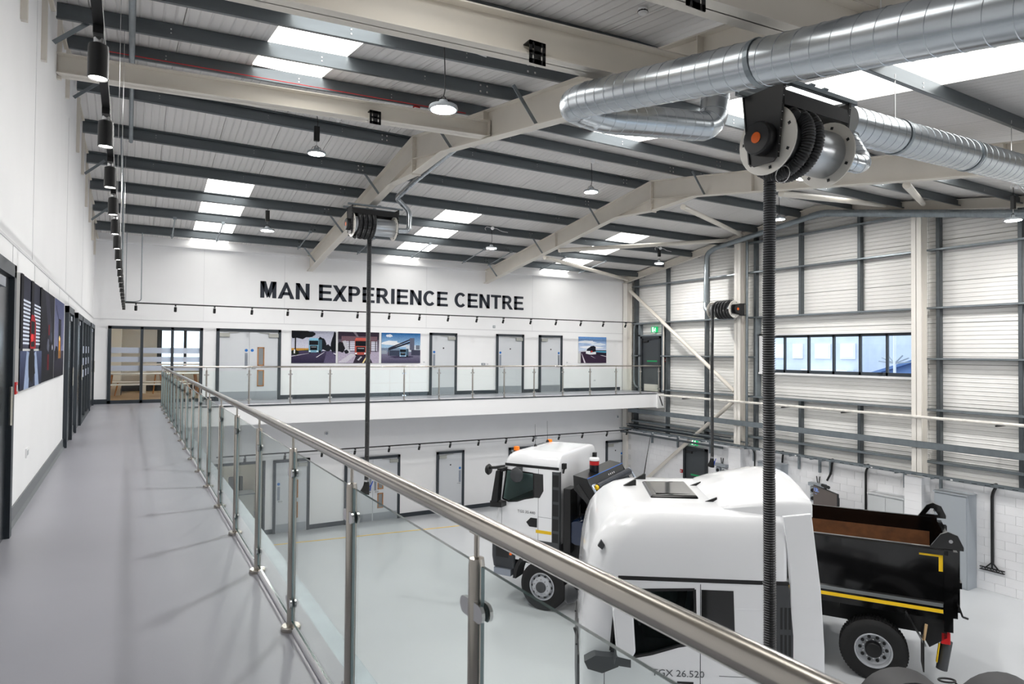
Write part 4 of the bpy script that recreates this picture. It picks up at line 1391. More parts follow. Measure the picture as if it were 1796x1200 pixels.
SEATM = mat('dark_seat_cloth', (44, 45, 48), 0.8, bump=.2, bscale=120)
def cab(T, P):
    """hollow cab shell with glazed openings, doors and trim"""
    w = P['w']
    o = loft(MB(), [ring(*l) for l in P['levels']]).build('cab', TRUCKW, T)
    shr = .06
    inner = [ring(max(l[0], P['levels'][0][0] + .12) if i == 0 else l[0] - (.05 if i >= len(P['levels']) - 1 else 0), l[1] - shr, l[2] + shr, l[3] - shr, max(.05, l[4] - shr), .03) for i, l in enumerate(P['levels'][:-1])]
    ci = loft(MB(), inner).build('cut', TRUCKW)
    cs = MB().prism(P['glass'], 'y', -1.6, 1.6).build('cut', TRUCKW)
    cf = MB().prism(P['screen'], 'x', P['xw'], 2.2).build('cut', TRUCKW)
    cut = [ci, cs, cf]
    if P.get('rear'):
        cut.append(MB().prism(P['rear'], 'x', -1.2, P['xr'] + .2).build('cut', TRUCKW))
    for c in cut:
        c.parent = T
    bpy.context.view_layer.update()
    boolean(o, cut)
    # glass
    for s in (-1, 1):
        MB().prism(P['glass'], 'y', s * (w - .018), s * (w - .024)).build('door_glass', P['tint'], o)
    sc = P['screen']
    xa, xb = P['xs']
    mb = MB()
    zs = [p[1] for p in sc]
    z0, z1 = min(zs), max(zs)
    vs = []
    for dx in (0, -.006):
        for (y, z) in sc:
            vs.append((xa + (xb - xa) * (z - z0) / (z1 - z0) + dx, y, z))
    n = len(sc)
    mb.add(vs, [tuple(range(n)), tuple(range(2 * n - 1, n - 1, -1))] + [(i, i + n, (i + 1) % n + n, (i + 1) % n) for i in range(n)])
    mb.build('windscreen', P['tint'], o)
    if P.get('rear'):
        MB().prism(P['rear'], 'x', P['xr'] + .02, P['xr'] + .026).build('rear_glass', P['tint'], o)
    # rubber surround of the side glass and black quarter panel behind the seam
    for s in (-1, 1):
        mb = MB()
        q = P['glass']
        for a, b in zip(q, q[1:] + q[:1]):
            mb.bar((a[0], s * (w - .006), a[1]), (b[0], s * (w - .006), b[1]), .03, .02, up=(0, 1, 0))
        mb.build('window_seal', BLACK, o)
    pair(P['quarter'], w + .004, .01, 'quarter_panel', BLACKG, o)
    # seams, stripe
    mb = MB()
    for x, z0, z1 in P['seams']:
        side_panel(mb, [(x - .004, z0), (x + .004, z0), (x + .004, z1), (x - .004, z1)], w + .0015, .006)
    for x0, x1, z in P['hseams']:
        side_panel(mb, [(x0, z - .003), (x1, z - .003), (x1, z + .003), (x0, z + .003)], w + .0015, .006)
    mb.build('door_seam', mat('seam_grey', (70, 74, 80), 0.7), o)
    x0, x1, z0, z1 = P['stripe']
    pair([(x0, z0), (x1, z0), (x1, z1), (x0, z1)], w + .004, .012, 'roof_gutter', BLACK, o)
    # inside: dashboard, seats, steering wheel, floor, bunk
    X = P['xd']
    MB().prism([(X + .2, P['zd'] - .5), (X + .22, P['zd'] - .05), (X + .1, P['zd']), (X - .25, P['zd'] + .02), (X - .4, P['zd'] - .18), (X - .3, P['zd'] - .5)], 'y', -w + .1, w - .1).build('dashboard', SEATM, o)
    for yy in (.6, -.6):
        MB().box(X - 1.0, X - .5, yy - .26, yy + .26, P['zd'] - .45, P['zd'] - .3).prism([(X - 1.0, P['zd'] - .35), (X - .87, P['zd'] - .35), (X - 1.0, P['zd'] + .38), (X - 1.12, P['zd'] + .38)], 'y', yy - .24, yy + .24).prism([(X - 1.0, P['zd'] + .40), (X - 1.1, P['zd'] + .40), (X - 1.13, P['zd'] + .58), (X - 1.05, P['zd'] + .58)], 'y', yy - .13, yy + .13).build('seat', SEATM, o, bevel=.03)
    st = MB()
    c = V((X - .42, -.6, P['zd'] + .06))
    st.tube([c + V((.10 * cos(a) * .6, .22 * sin(a), .2 * cos(a))) for a in [2 * pi * k / 24 for k in range(25)]], .016, 8, caps=False)
    st.bar(c + V((0, -.2, 0)), c + V((0, .2, 0)), .03, .05).bar(c, c + V((.2, 0, -.2)), .05, .05)
    st.build('steering_wheel', BLACK, o)
    B(P['xr'] + .07, X, -w + .07, w - .07, P['zd'] - .75, P['zd'] - .6).build('cab_floor', SEATM, o)
    return o

# ------------------------------------------------------------------ white tractor unit near the balcony
hd = radians(90 + 54.7)
T = empty('tractor_unit', (5.74 + .578 * 1.2, 5.15 + .816 * 1.2, 0), hd, 'big white tractor unit with high roof parked just below the balcony', 'truck')
bpy.context.view_layer.update()
lv = [(.95, 1.50, -.75, 1.2, .20), (1.5, 1.54, -.75, 1.2, .22), (2.15, 1.55, -.75, 1.2, .24), (2.7, 1.52, -.75, 1.2, .25), (3.1, 1.48, -.75, 1.2, .26), (3.35, 1.43, -.75, 1.2, .29),
      (3.52, 1.37, -.75, 1.195, .32), (3.64, 1.29, -.75, 1.18, .34), (3.74, 1.19, -.745, 1.145, .36), (3.81, 1.08, -.74, 1.09, .36), (3.855, .95, -.73, 1.0, .34), (3.875, .80, -.72, .86, .3), (3.88, .6, -.70, .7, .25)]
C1 = cab(T, dict(w=1.2, levels=lv, xr=-.75, tint=CABGL2,
    glass=[(1.20, 2.30), (1.14, 2.98), (.27, 3.02), (.255, 2.42), (.45, 2.38), (.75, 2.28), (.98, 2.23)],
    screen=[(-1.02, 2.15), (1.02, 2.15), (.98, 3.05), (-.98, 3.05)], xw=.95, xs=(1.53, 1.465),
    quarter=[(.195, 2.40), (.195, 3.02), (-.155, 3.02), (-.17, 2.55), (-.09, 2.41)],
    seams=[(.205, 1.0, 3.08), (1.27, 1.0, 2.2)], hseams=[(-.45, .0, 2.07)], stripe=(1.12, -.75, 3.10, 3.145), xd=1.15, zd=2.25))
side_panel(MB(), [(-.45, 2.06), (-.445, 1.4), (-.44, 1.4), (-.445, 2.06)], 1.2015, .004).build('flap_seam', mat('seam_grey', (70, 74, 80), 0.7), C1)
words(C1, 'TGX 26.520', .105, (.45, 1.2035, 2.075), FLANK, mat('badge_grey', (96, 99, 102), 0.3, .5), 'model_badge', xs=1.1)
B(.28, .46, 1.2, 1.204, 1.965, 1.99).build('maker_badge', BLACK, C1)
MB().prism([(.30, 1.66), (.46, 1.66), (.50, 1.75), (.46, 1.84), (.30, 1.84)], 'y', 1.195, 1.206).build('door_handle', BLACK, C1)
# air intake column, side deflectors, roof spoiler
ai = pair([(-.60, 1.0), (-.60, 3.10), (-.752, 3.10), (-.80, 2.55), (-.80, 1.0)], 1.206, .10, 'air_intake', GREYP, T)
for z0 in (2.62, 2.32, 2.02, 1.72):
    for i in range(3):
        x = -.66 - i * .045
        MB().box(x - .024, x, 1.19, 1.208, z0, z0 + .24).build('intake_slot', BLACK, ai[0])
pair([(-.775, 1.0), (-.77, 3.12), (-.735, 3.55), (-.69, 3.86), (-1.00, 3.90), (-1.06, 3.4), (-1.10, 3.07), (-1.14, 2.4), (-1.14, 1.0)], 1.197, .05, 'side_deflector', TRUCKW, T, bevel=.012)
mb = MB()
for z in (2.85, 2.5, 2.2):
    side_panel(mb, [(-.80, z), (-1.10, z - .01), (-1.10, z + .02), (-.80, z + .03)], 1.199, .01)
    side_panel(mb, [(-.12, z - .05), (-.56, z - .05), (-.56, z - .02), (-.2, z - .025)], 1.2025, .006) if z > 2.3 else None
mb.build('pressed_rib', TRUCKW, C1)
mb = MB()
secs = []
for x, zt, hw in ((-.03, 3.875, .80), (-.12, 3.95, .93), (-.30, 4.04, 1.0), (-.55, 4.12, 1.04), (-.80, 4.18, 1.06), (-.98, 4.19, 1.06), (-1.06, 4.16, 1.05)):
    b = 3.83
    half = [(hw, b), (hw, b + (zt - b) * .36), (hw - .025, b + (zt - b) * .47), (hw - .10, b + (zt - b) * .56), (.62, b + (zt - b) * .80), (.28, b + (zt - b) * .96), (.08, zt)]
    secs.append([(x, y, z) for y, z in half] + [(x, -y, z) for y, z in reversed(half)])
n = len(secs[0])
mb.add([p for s in secs for p in s], [tuple(range(n)), tuple((len(secs) - 1) * n + k for k in range(n - 1, -1, -1))] + [(i * n + k, (i + 1) * n + k, (i + 1) * n + (k + 1) % n, i * n + (k + 1) % n) for i in range(len(secs) - 1) for k in range(n)])
mb.build('roof_spoiler', TRUCKW, T, smooth=40)
mb = MB()
for yy in (.62, -.35):
    mb.prism([(.06, 3.872), (-.10, 3.872), (-.10, 3.935)], 'y', yy - .012, yy + .012)
mb.build('spoiler_bracket', BLACK, T)
h = MB().add([(.08, .50, 3.872), (.68, .50, 3.872), (.68, -.50, 3.872), (.08, -.50, 3.872), (.10, .46, 3.915), (.66, .46, 3.905), (.66, -.46, 3.905), (.10, -.46, 3.915)], [(0, 3, 2, 1), (4, 5, 6, 7), (0, 1, 5, 4), (1, 2, 6, 5), (2, 3, 7, 6), (3, 0, 4, 7)]).build('roof_hatch', BLACKG, T, bevel=.02)
MB().box(.17, .59, -.36, .36, 3.905, 3.915).build('hatch_pane', mat('smoked_pane', (40, 38, 36), 0.08, coat=.6), h)
for x, yy in ((.84, -.30), (.66, -.75)):
    a = MB().prism([(x + .10, 3.868), (x - .07, 3.868), (x - .07, 3.95), (x - .04, 3.95)], 'y', yy - .025, yy + .025).build('aerial_base', BLACK, T)
    if yy < -.5:
        MB().tube([(x - .05, yy, 3.94), (x - .09, yy, 4.2), (x - .14, yy, 4.5)], [.008, .005, .003], 6).build('aerial', BLACK, a)
for s in (-1, 1):
    MB().prism([(1.30, 3.42), (1.35, 3.46), (1.31, 3.53), (1.27, 3.47)], 'y', s * 1.12, s * 1.17).build('marker_lamp', GREYP, C1)
    # main mirror, kerb mirror, front mirror
    m_ = MB().prism([(1.15, 2.36), (1.20, 2.86), (1.17, 2.93), (.98, 2.88), (.95, 2.42), (1.0, 2.33)], 'y', s * 1.30, s * 1.50).build('mirror', TRUCKW, T, bevel=.02)
    MB().prism([(1.16, 2.36), (1.0, 2.33), (1.0, 2.25), (1.18, 2.27)], 'y', s * 1.28, s * 1.49).prism([(1.46, 2.14), (1.50, 2.22), (1.38, 2.29), (1.12, 2.28), (1.12, 2.18), (1.30, 2.10)], 'y', s * 1.17, s * 1.33).build('mirror_arm', GREYP, m_)
    MB().prism([(1.18, 2.86), (1.0, 2.84), (1.0, 2.94), (1.18, 2.97)], 'y', s * 1.17, s * 1.46).build('mirror_top', BLACK, m_)
f = MB().lathe([(0, -.10), (.06, -.09), (.10, -.04), (.11, .03), (.09, .06), (0, .06)], (1.66, .98, 2.84), 'x', 20).build('front_mirror', GREYP, T, smooth=40)
MB().tube([(1.66, .98, 2.90), (1.45, 1.02, 2.96), (1.30, 1.08, 2.95)], [.03, .035, .04], 8).build('mirror_bracket', BLACK, f)
mb = MB().tube([(1.56, -.9, 2.2), (1.58, -.1, 2.22)], .012, 6).tube([(1.56, .1, 2.2), (1.58, .9, 2.22)], .012, 6).tube([(1.55, .5, 2.1), (1.60, .5, 2.25)], .02, 6)
mb.box(1.50, 1.57, -.95, .95, 2.02, 2.12)
mb.build('wiper', BLACK, C1)
MB().box(1.50, 1.575, -.9, .9, 1.15, 2.0).build('grille', GREYP, C1, bevel=.02)
# bumper, steps, chassis, wheels, rear mudguards
loft(MB(), [ring(.35, 1.50, .95, 1.2, .2), ring(.6, 1.58, .95, 1.22, .25), ring(.95, 1.56, .95, 1.21, .25)]).build('bumper', TRUCKW, T, smooth=40)
mb = MB().box(-5.3, .9, .36, .46, .72, 1.0).box(-5.3, .9, -.46, -.36, .72, 1.0)
for x in (-.9, -2.1, -3.6, -5.25):
    mb.box(x - .05, x + .05, -.36, .36, .76, .96)
mb.build('chassis', BLACK, T)
MB().box(-2.0, -.9, .55, 1.15, .45, 1.0).box(-2.0, -.9, -1.15, -.55, .45, 1.0).build('fuel_tank', CHROME, T, bevel=.06)
MB().lathe([(0, 1.02), (.5, 1.02), (.55, 1.08), (.55, 1.12), (0, 1.12)], (-3.9, 0, 0), 'z', 24).build('fifth_wheel', BLACK, T)
src = None
for x in (.11,):
    for s in (1, -1):
        wl_ = wheel(T, x, s * 1.17, False, s, src)
        src = src or wl_
srcR = None
for x in (-3.1, -4.45):
    for s in (1, -1):
        wl_ = wheel(T, x, s * 1.2, True, s, srcR)
        srcR = srcR or wl_
for x in (-3.1, -4.45):
    for s in (-1, 1):
        mb = MB()
        n = 12
        vs = []
        for k in range(n + 1):
            a = radians(20 + 140 * k / n)
            for r in (.64, .60):
                for y in (s * .80, s * 1.26):
                    vs.append((x + r * cos(a) * 1.0, y, .52 + r * sin(a)))
        fs = []
        for k in range(n):
            b = k * 4
            fs += [(b, b + 1, b + 5, b + 4), (b + 2, b + 6, b + 7, b + 3), (b, b + 4, b + 6, b + 2), (b + 1, b + 3, b + 7, b + 5)]
        fs += [(0, 2, 3, 1), (n * 4, n * 4 + 1, n * 4 + 3, n * 4 + 2)]
        mb.add(vs, fs).build('mudguard', mat('grey_mudguard', (58, 58, 60), 0.55), T, smooth=40)
mb = MB().tube([V((-3.62 + .0 + .11 * cos(a), -1.0 + .06 * sin(a), 1.12)) for a in [2 * pi * k / 20 for k in range(21)]], .014, 6).tube([(-3.70, -.96, 1.12), (-3.86, -.88, .95)], .014, 6)
mb.build('lifting_handle', BLACK, T)

# ------------------------------------------------------------------ tipper truck farther back
hd2 = atan2(.8509, -.5253)
T2 = empty('tipper_truck', (8.984, 12.747, 0), hd2, 'white-cabbed tipper truck with black body parked behind the tractor unit', 'truck')
bpy.context.view_layer.update()
lv = [(1.0, 1.26, -.34, 1.15, .16), (1.5, 1.29, -.34, 1.15, .18), (2.0, 1.26, -.34, 1.15, .19), (2.5, 1.19, -.34, 1.15, .2), (3.0, 1.10, -.34, 1.15, .21), (3.13, 1.08, -.34, 1.15, .22), (3.22, 1.06, -.34, 1.135, .24),
      (3.31, 1.01, -.34, 1.10, .26), (3.375, .93, -.335, 1.045, .27), (3.415, .82, -.33, .96, .26), (3.43, .68, -.32, .84, .22), (3.435, .5, -.3, .7, .18)]
C2 = cab(T2, dict(w=1.15, levels=lv, xr=-.34, tint=CABGL,
    glass=[(1.06, 2.33), (.96, 3.0), (.28, 2.97), (.265, 2.44), (.5, 2.38), (.68, 2.31), (.9, 2.28)],
    screen=[(-1.0, 2.1), (1.0, 2.1), (.95, 3.05), (-.95, 3.05)], xw=.6, xs=(1.22, 1.07),
    quarter=[(.26, 2.43), (.275, 2.98), (.04, 2.97), (.03, 2.60), (.12, 2.44)], rear=[(-.80, 2.55), (.54, 2.55), (.54, 2.98), (-.80, 2.98)],
    seams=[(.155, 1.3, 3.08), (1.08, 1.3, 2.2)], hseams=[(-.17, .155, 2.02)], stripe=(1.0, -.34, 3.09, 3.15), xd=.86, zd=2.28))
words(C2, 'TGS 35.440', .085, (.45, 1.1535, 2.09), FLANK, mat('badge_grey', (96, 99, 102), 0.3, .5), 'model_badge', xs=1.1)
MB().prism([(.18, 1.78), (.18, 1.98), (.34, 1.98), (.45, 1.87), (.37, 1.78)], 'y', 1.14, 1.156).build('door_handle', BLACK, C2)
MB().prism([(.21, 1.66), (.21, 1.73), (-.17, 1.73), (-.17, 1.66)], 'y', 1.14, 1.154).build('yellow_strip', YELLOW, C2)
a = pair([(-.18, 1.2), (-.18, 3.05), (-.36, 3.05), (-.36, 1.2)], 1.157, .09, 'air_intake', GREYP, T2)
for z0 in (2.72, 2.40, 2.08, 1.76, 1.44):
    MB().box(-.34, -.20, 1.149, 1.159, z0, z0 + .26).build('intake_slot', BLACK, a[0])
MB().box(.30, .85, -.55, .10, 3.405, 3.425).build('roof_hatch', mat('dark_hatch', (52, 56, 62), 0.35), T2, bevel=.01)
for x, yy in ((.92, .74), (.78, -.80)):
    b = MB().lathe([(.0, 0), (.075, 0), (.075, .06), (.0, .06)], (x, yy, 3.33), 'z', 20).box(x - .12, x + .12, yy - .06, yy + .06, 3.30, 3.34).build('beacon_base', BLACK, T2)
    MB().lathe([(.066, .06), (.07, .12), (.064, .15), (.02, .158), (0, .158)], (x, yy, 3.33), 'z', 20).build('beacon', mat('amber_beacon', (255, 132, 20), 0.15), b, smooth=40)
for x, yy in ((.72, .15), (.80, -.72)):
    b = MB().lathe([(.05, 0), (.035, .05), (.015, .08), (0, .08)], (x, yy, 3.40), 'z', 12).build('aerial_base', BLACK, T2)
    MB().tube([(x, yy, 3.46), (x + .01, yy, 3.95)], [.005, .003], 6).build('aerial', BLACK, b)
for yy in (.95, -.95):
    MB().box(-.42, -.34, yy - .05, yy + .05, 3.10, 3.22).tube([(-.38, yy, 3.1), (-.36, yy, 3.0)], .02, 6).build('work_lamp', BLACK, T2)
for s in (-1, 1):
    m_ = MB().prism([(1.22, 2.30), (1.10, 3.0), (1.00, 3.02), (1.00, 2.95), (1.06, 2.30)], 'y', s * 1.22, s * 1.42).build('mirror', BLACK, T2, bevel=.02)
    MB().prism([(1.26, 2.16), (1.26, 2.30), (.96, 2.28), (.96, 2.18)], 'y', s * 1.13, s * 1.38).prism([(1.08, 2.98), (1.08, 3.04), (.95, 3.06), (.95, 2.98)], 'y', s * 1.10, s * 1.38).build('mirror_arm', BLACK, m_)
k = MB().lathe([(0, -.06), (.10, -.055), (.155, -.02), (.165, .02), (.13, .05), (0, .06)], (.62, 1.30, 2.93), 'y', 20).box(.55, .69, 1.14, 1.28, 3.0, 3.09).build('kerb_mirror', GREYP, T2, smooth=40)
f = MB().lathe([(0, -.05), (.10, -.04), (.13, .0), (.10, .05), (0, .06)], (1.48, 1.06, 2.94), 'x', 18).build('front_mirror', BLACK, T2, smooth=40)
MB().tube([(1.48, 1.06, 2.98), (1.3, 1.06, 3.0), (1.05, 1.08, 3.05)], [.03, .035, .04], 8).build('mirror_bracket', BLACK, f)
MB().box(1.22, 1.28, -.85, .85, 1.2, 2.0).build('grille', GREYP, C2, bevel=.02)
# bumper and front wheel arch
bm = loft(MB(), [ring(.78, 1.30, .72, 1.2, .12), ring(1.0, 1.34, .72, 1.22, .14), ring(1.36, 1.34, .72, 1.22, .14), ring(1.42, 1.28, .72, 1.2, .14)]).build('bumper', mat('grey_bumper', (50, 53, 57), 0.5), T2, smooth=40)
MB().box(.86, 1.18, 1.19, 1.225, 1.02, 1.30).build('headlamp_recess', BLACK, bm)
MB().lathe([(0, .0), (.035, .0), (.03, .02), (0, .025)], (.80, 1.22, 1.12), 'y', 12).build('side_marker', ORANGE, bm)['label'] = 'orange side marker'
MB().box(.78, 1.22, 1.05, 1.26, .62, .78).build('step', PUSH, bm, bevel=.015)
mb = MB()
n = 14
vs = []
for k in range(n + 1):
    a = radians(0 + 180 * k / n)
    for r in (.74, .66):
        for y in (.80, 1.19):
            vs.append((.02 + r * cos(a), y, .58 + r * sin(a)))
fs = []
for k in range(n):
    b = k * 4
    fs += [(b, b + 1, b + 5, b + 4), (b + 2, b + 6, b + 7, b + 3), (b, b + 4, b + 6, b + 2), (b + 1, b + 3, b + 7, b + 5)]
fs += [(0, 2, 3, 1), (n * 4, n * 4 + 1, n * 4 + 3, n * 4 + 2)]
mb.add(vs, fs).build('wheel_arch', BLACK, T2, smooth=40)
MB().box(-.36, .70, 1.05, 1.16, 1.22, 1.5).box(-.36, .6, .5, 1.1, 1.1, 1.45).build('step_well', GREYP, T2)
src = None
for x in (.02, -1.95):
    for s in (1, -1):
        q = wheel(T2, x, s * 1.22, False, s, src)
        src = src or q
srcR = None
for x in (-5.0, -6.37):
    for s in (1, -1):
        q = wheel(T2, x, s * 1.24, True, s, srcR)
        srcR = srcR or q
# chassis and the gear behind the cab
mb = MB().box(-7.3, 1.1, .38, .48, .72, 1.05).box(-7.3, 1.1, -.48, -.38, .72, 1.05)
for x in (.6, -1.0, -3.0, -5.7, -7.2):
    mb.box(x - .05, x + .05, -.38, .38, .76, 1.0)
mb.build('chassis', BLACK, T2)
MB().lathe([(0, -.3), (.26, -.3), (.28, -.25), (.28, .25), (.26, .3), (0, .3)], (-.75, .75, 1.75), 'y', 24).build('air_tank', mat('blue_black_tank', (22, 40, 70), 0.15, coat=.5), T2, smooth=40)
MB().box(-.95, -.45, -.9, .9, 1.05, 2.0).box(-.60, -.42, .7, 1.1, 1.3, 2.7).box(-.75, -.5, -.2, .3, 2.0, 2.6).build('engine_pack', BLACK, T2, bevel=.02)
MB().tube(fillet([(-.5, .55, 1.2), (-.5, .55, 2.3), (-.62, .5, 2.5)], .1), .09, 14).build('exhaust_stack', GREYP, T2, smooth=40)
MB().lathe([(0, -.45), (.30, -.45), (.32, -.4), (.32, .4), (.30, .45), (0, .45)], (-3.2, .95, .85), 'x', 24).build('fuel_tank', BLACK, T2, smooth=40)
for i, z in enumerate((2.35, 2.15, 1.95)):
    MB().box(-.37, -.345, .15 + .04 * i, .62, z, z + .05).build('rear_rib', CHROME, C2)
# tipper body
body = MB()
body.box(-7.46, -1.12, -1.22, 1.22, 1.40, 1.47)
for s in (-1, 1):
    body.box(-7.46, -1.12, min(s * 1.19, s * 1.25), max(s * 1.19, s * 1.25), 1.40, 2.38)
    body.prism([(s * 1.17, 2.34), (s * 1.28, 2.34), (s * 1.28, 2.42), (s * 1.24, 2.45), (s * 1.17, 2.45)], 'x', -7.46, -1.05)
    body.prism([(s * 1.25, 1.56), (s * 1.27, 1.52), (s * 1.27, 1.40), (s * 1.25, 1.36)], 'x', -7.40, -1.12)
    body.box(-7.40, -1.12, min(s * 1.13, s * 1.25), max(s * 1.13, s * 1.25), 1.26, 1.40)
body.prism([(-1.05, 1.40), (-1.12, 2.03), (-1.03, 2.44), (-.78, 2.80), (-.84, 2.86), (-1.16, 2.44), (-1.22, 2.0), (-1.16, 1.40)], 'y', -1.22, 1.22)
tb = body.build('tipper_body', BLACKG, T2)
for k, x in enumerate((-2.2, -3.4, -4.6, -5.8, -6.9)):
    MB().box(x - .04, x + .04, -1.15, 1.15, 1.15, 1.40).build('cross_member', BLACK, tb)
pair([(-1.3, 1.475), (-7.39, 1.475), (-7.39, 1.535), (-1.3, 1.535)], 1.275, .012, 'silver_rail', mat('pale_rail', (150, 154, 156), 0.25, .6), tb)
pair([(-1.3, 1.375), (-7.39, 1.375), (-7.39, 1.435), (-1.3, 1.435)], 1.277, .012, 'yellow_strip', YELLOW, tb)
pair([(-7.05, 2.30), (-7.05, 2.36), (-7.39, 2.36), (-7.39, 2.06), (-7.33, 2.06), (-7.33, 2.30)], 1.254, .008, 'yellow_corner', YELLOW, tb)
pair([(-1.35, 2.30), (-1.35, 2.36), (-1.03, 2.36), (-1.03, 2.30)], 1.254, .03, 'yellow_corner', YELLOW, tb)
pair([(-1.03, 2.27), (-1.11, 2.27), (-1.11, 1.95), (-1.03, 1.95)], 1.254, .03, 'yellow_corner', YELLOW, tb)
pair([(-1.15, 2.25), (-1.15, 2.13), (-1.75, 2.13), (-1.75, 2.25)], 1.254, .008, 'yellow_plate', YELLOW, tb)
words(T2, 'THOMPS', .10, (-1.42, 1.256, 2.19), FLANK, mat('ink_blue', (30, 40, 90), .5), 'plate_lettering')
MB().box(-7.40, -1.25, -1.17, 1.17, 1.472, 1.478).build('rusty_floor', RUST, tb)
MB().box(-7.40, -1.25, -1.19, -1.183, 1.478, 2.16).box(-7.40, -1.25, 1.183, 1.19, 1.478, 2.33).build('rusty_lining', RUST, tb)
tg_ = MB().box(-7.60, -7.52, -1.22, 1.22, 1.30, 2.40)
for y in (-.9, -.3, .3, .9):
    tg_.box(-7.66, -7.60, y - .05, y + .05, 1.32, 2.38)
tg_.box(-7.66, -7.60, -1.2, 1.2, 1.8, 1.9)
tg_.build('tailgate', BLACKG, tb)
for s in (-1, 1):
    pts = [(-7.20, 2.44), (-7.36, 2.68), (-7.46, 2.73), (-7.60, 2.68), (-7.68, 2.50), (-7.68, 2.44)]
    hole = [(-7.34, 2.50), (-7.42, 2.62), (-7.47, 2.62), (-7.55, 2.50)]
    mb = MB()
    y0, y1 = s * 1.20, s * 1.25
    if s < 0:
        for poly in ([(-7.20, 2.44), (-7.36, 2.68), (-7.42, 2.62), (-7.34, 2.50)], [(-7.36, 2.68), (-7.46, 2.73), (-7.47, 2.62), (-7.42, 2.62)], [(-7.46, 2.73), (-7.60, 2.68), (-7.55, 2.50), (-7.47, 2.62)], [(-7.60, 2.68), (-7.68, 2.50), (-7.68, 2.44), (-7.55, 2.50)], [(-7.20, 2.44), (-7.34, 2.50), (-7.55, 2.50), (-7.68, 2.44)]):
            mb.prism(poly, 'y', y0, y1)
    else:
        mb.prism(pts, 'y', y0, y1)
    e = mb.build('hinge_ear', BLACKG, T2)
    MB().lathe([(0, 0), (.03, 0), (.03, .02), (0, .02)], (-7.50, s * 1.25 if s > 0 else -1.27, 2.58), 'y', 12).build('hinge_pin', CHROME, e)
    MB().box(-7.53, -7.40, min(s * 1.2, s * 1.28), max(s * 1.2, s * 1.28), 1.08, 2.44).build('corner_post', BLACKG, tb)
    MB().bar((-7.60, s * 1.24, 1.55), (-7.66, s * 1.24, 1.36), .03, .03).bar((-7.66, s * 1.24, 1.36), (-7.74, s * 1.24, 1.34), .03, .03).build('tailgate_hook', CHROME, tb)
# sheeting hood on the headboard with roller and arms
hd_ = MB().prism([(-.70, 3.00), (-.70, 3.03), (-1.02, 2.98), (-1.02, 2.95)], 'y', -1.15, 1.2)
for s in (-1.15, 1.17):
    hd_.prism([(-.70, 3.0), (-.72, 2.72), (-1.03, 2.44), (-1.14, 2.03), (-1.45, 2.34), (-1.30, 2.52), (-1.02, 2.96)], 'y', s, s + .03)
hd_.prism([(-1.02, 2.95), (-1.02, 2.98), (-1.10, 2.80), (-1.09, 2.78)], 'y', -1.15, 1.2).prism([(-1.09, 2.78), (-1.10, 2.80), (-1.45, 2.36), (-1.43, 2.34)], 'y', -1.15, 1.2)
hood = hd_.build('sheeting_hood', mat('black_satin', (14, 14, 15), 0.3, coat=.2), T2)
MB().tube([(-1.20, -1.1, 2.80), (-1.20, 1.1, 2.80)], [.085, .075], 16).build('rolled_sheet', mat('dark_sheet', (16, 20, 34), 0.35, bump=.6, bscale=9), hood, smooth=50)
mb = MB()
for i, z in enumerate((2.44, 2.42, 2.40)):
    mb.bar((-1.385 - i * .02, -1.1, z - .02 * i), (-1.385 - i * .02, 1.15, z - .02 * i), .008, .006)
mb.bar((-1.03, -1.15, 2.985), (-1.03, 1.2, 2.985), .01, .012)
mb.build('blue_pinstripe', mat('blue_stripe', (50, 120, 220), .4), hood)
mb = MB()
for y in (.62, .50, .25, .13):
    mb.add([(-1.262, y, 2.615), (-1.262, y - .08, 2.615), (-1.312, y - .08, 2.552), (-1.312, y, 2.552)], [(0, 1, 2, 3)])
    mb.add([(-1.33, y + .02, 2.53), (-1.33, y - .07, 2.53), (-1.36, y - .07, 2.495), (-1.36, y + .02, 2.495)], [(0, 1, 2, 3)])
for y in (.0, -.12, -.24, -.36):
    mb.add([(-1.063, y, 2.90), (-1.063, y - .05, 2.90), (-1.078, y - .05, 2.865), (-1.078, y, 2.865)], [(0, 1, 2, 3)])
mb.v = [(a - .006, b, c + .006) for a, b, c in mb.v]
mb.build('hood_lettering', WHITE2, hood)
for s in (1, -1):
    ex = 0 if s > 0 else -.0
    MB().tube(fillet([(-1.16, s * 1.05, 2.84), (-1.16, s * 1.27, 2.86), (-1.5, s * 1.28, 2.33), (-2.3, s * 1.28, 2.10)], .08), .028, 10).build('sheet_arm', mat('silver_tube', (190, 200, 214), .25, .6), hood, smooth=50)
    MB().lathe([(0, 0), (.06, 0), (.06, .06), (.03, .1), (0, .1)], (-1.20, s * 1.05 if s > 0 else -1.15, 2.80), 'y', 14).build('roller_cap', YELLOW, hood)
# rear gear: mudflap, strut, lamps, tubes
MB().box(-7.12, -7.10, .85, 1.3, .35, 1.1).build('mudflap', BLACK, T2)
MB().bar((-6.86, 1.27, 1.30), (-7.14, 1.27, .78), .045, .03).build('guard_strut', CHROME, T2)
MB().prism([(-6.9, 1.3), (-7.45, 1.3), (-7.45, .95), (-7.2, .75)], 'y', .5, 1.2).build('rear_frame', BLACK, T2)
MB().bar((-7.15, 1.28, 1.15), (-7.11, 1.28, .88), .04, .04).build('wood_wedge', mat('pale_wood', (190, 160, 120), .6), T2)
MB().box(-7.50, -7.36, .90, 1.2, .84, 1.04).build('tail_lamp', RED, T2, bevel=.015)['label'] = 'red tail lamp'
t_ = MB().tube([(-7.46, 1.06, .86), (-7.38, 1.10, .38)], .085, 20).build('rear_tube', GREYP, T2, smooth=50)
MB().bar((-7.34, 1.18, .84), (-7.30, 1.19, .52), .05, .01).build('yellow_tag', YELLOW, t_)
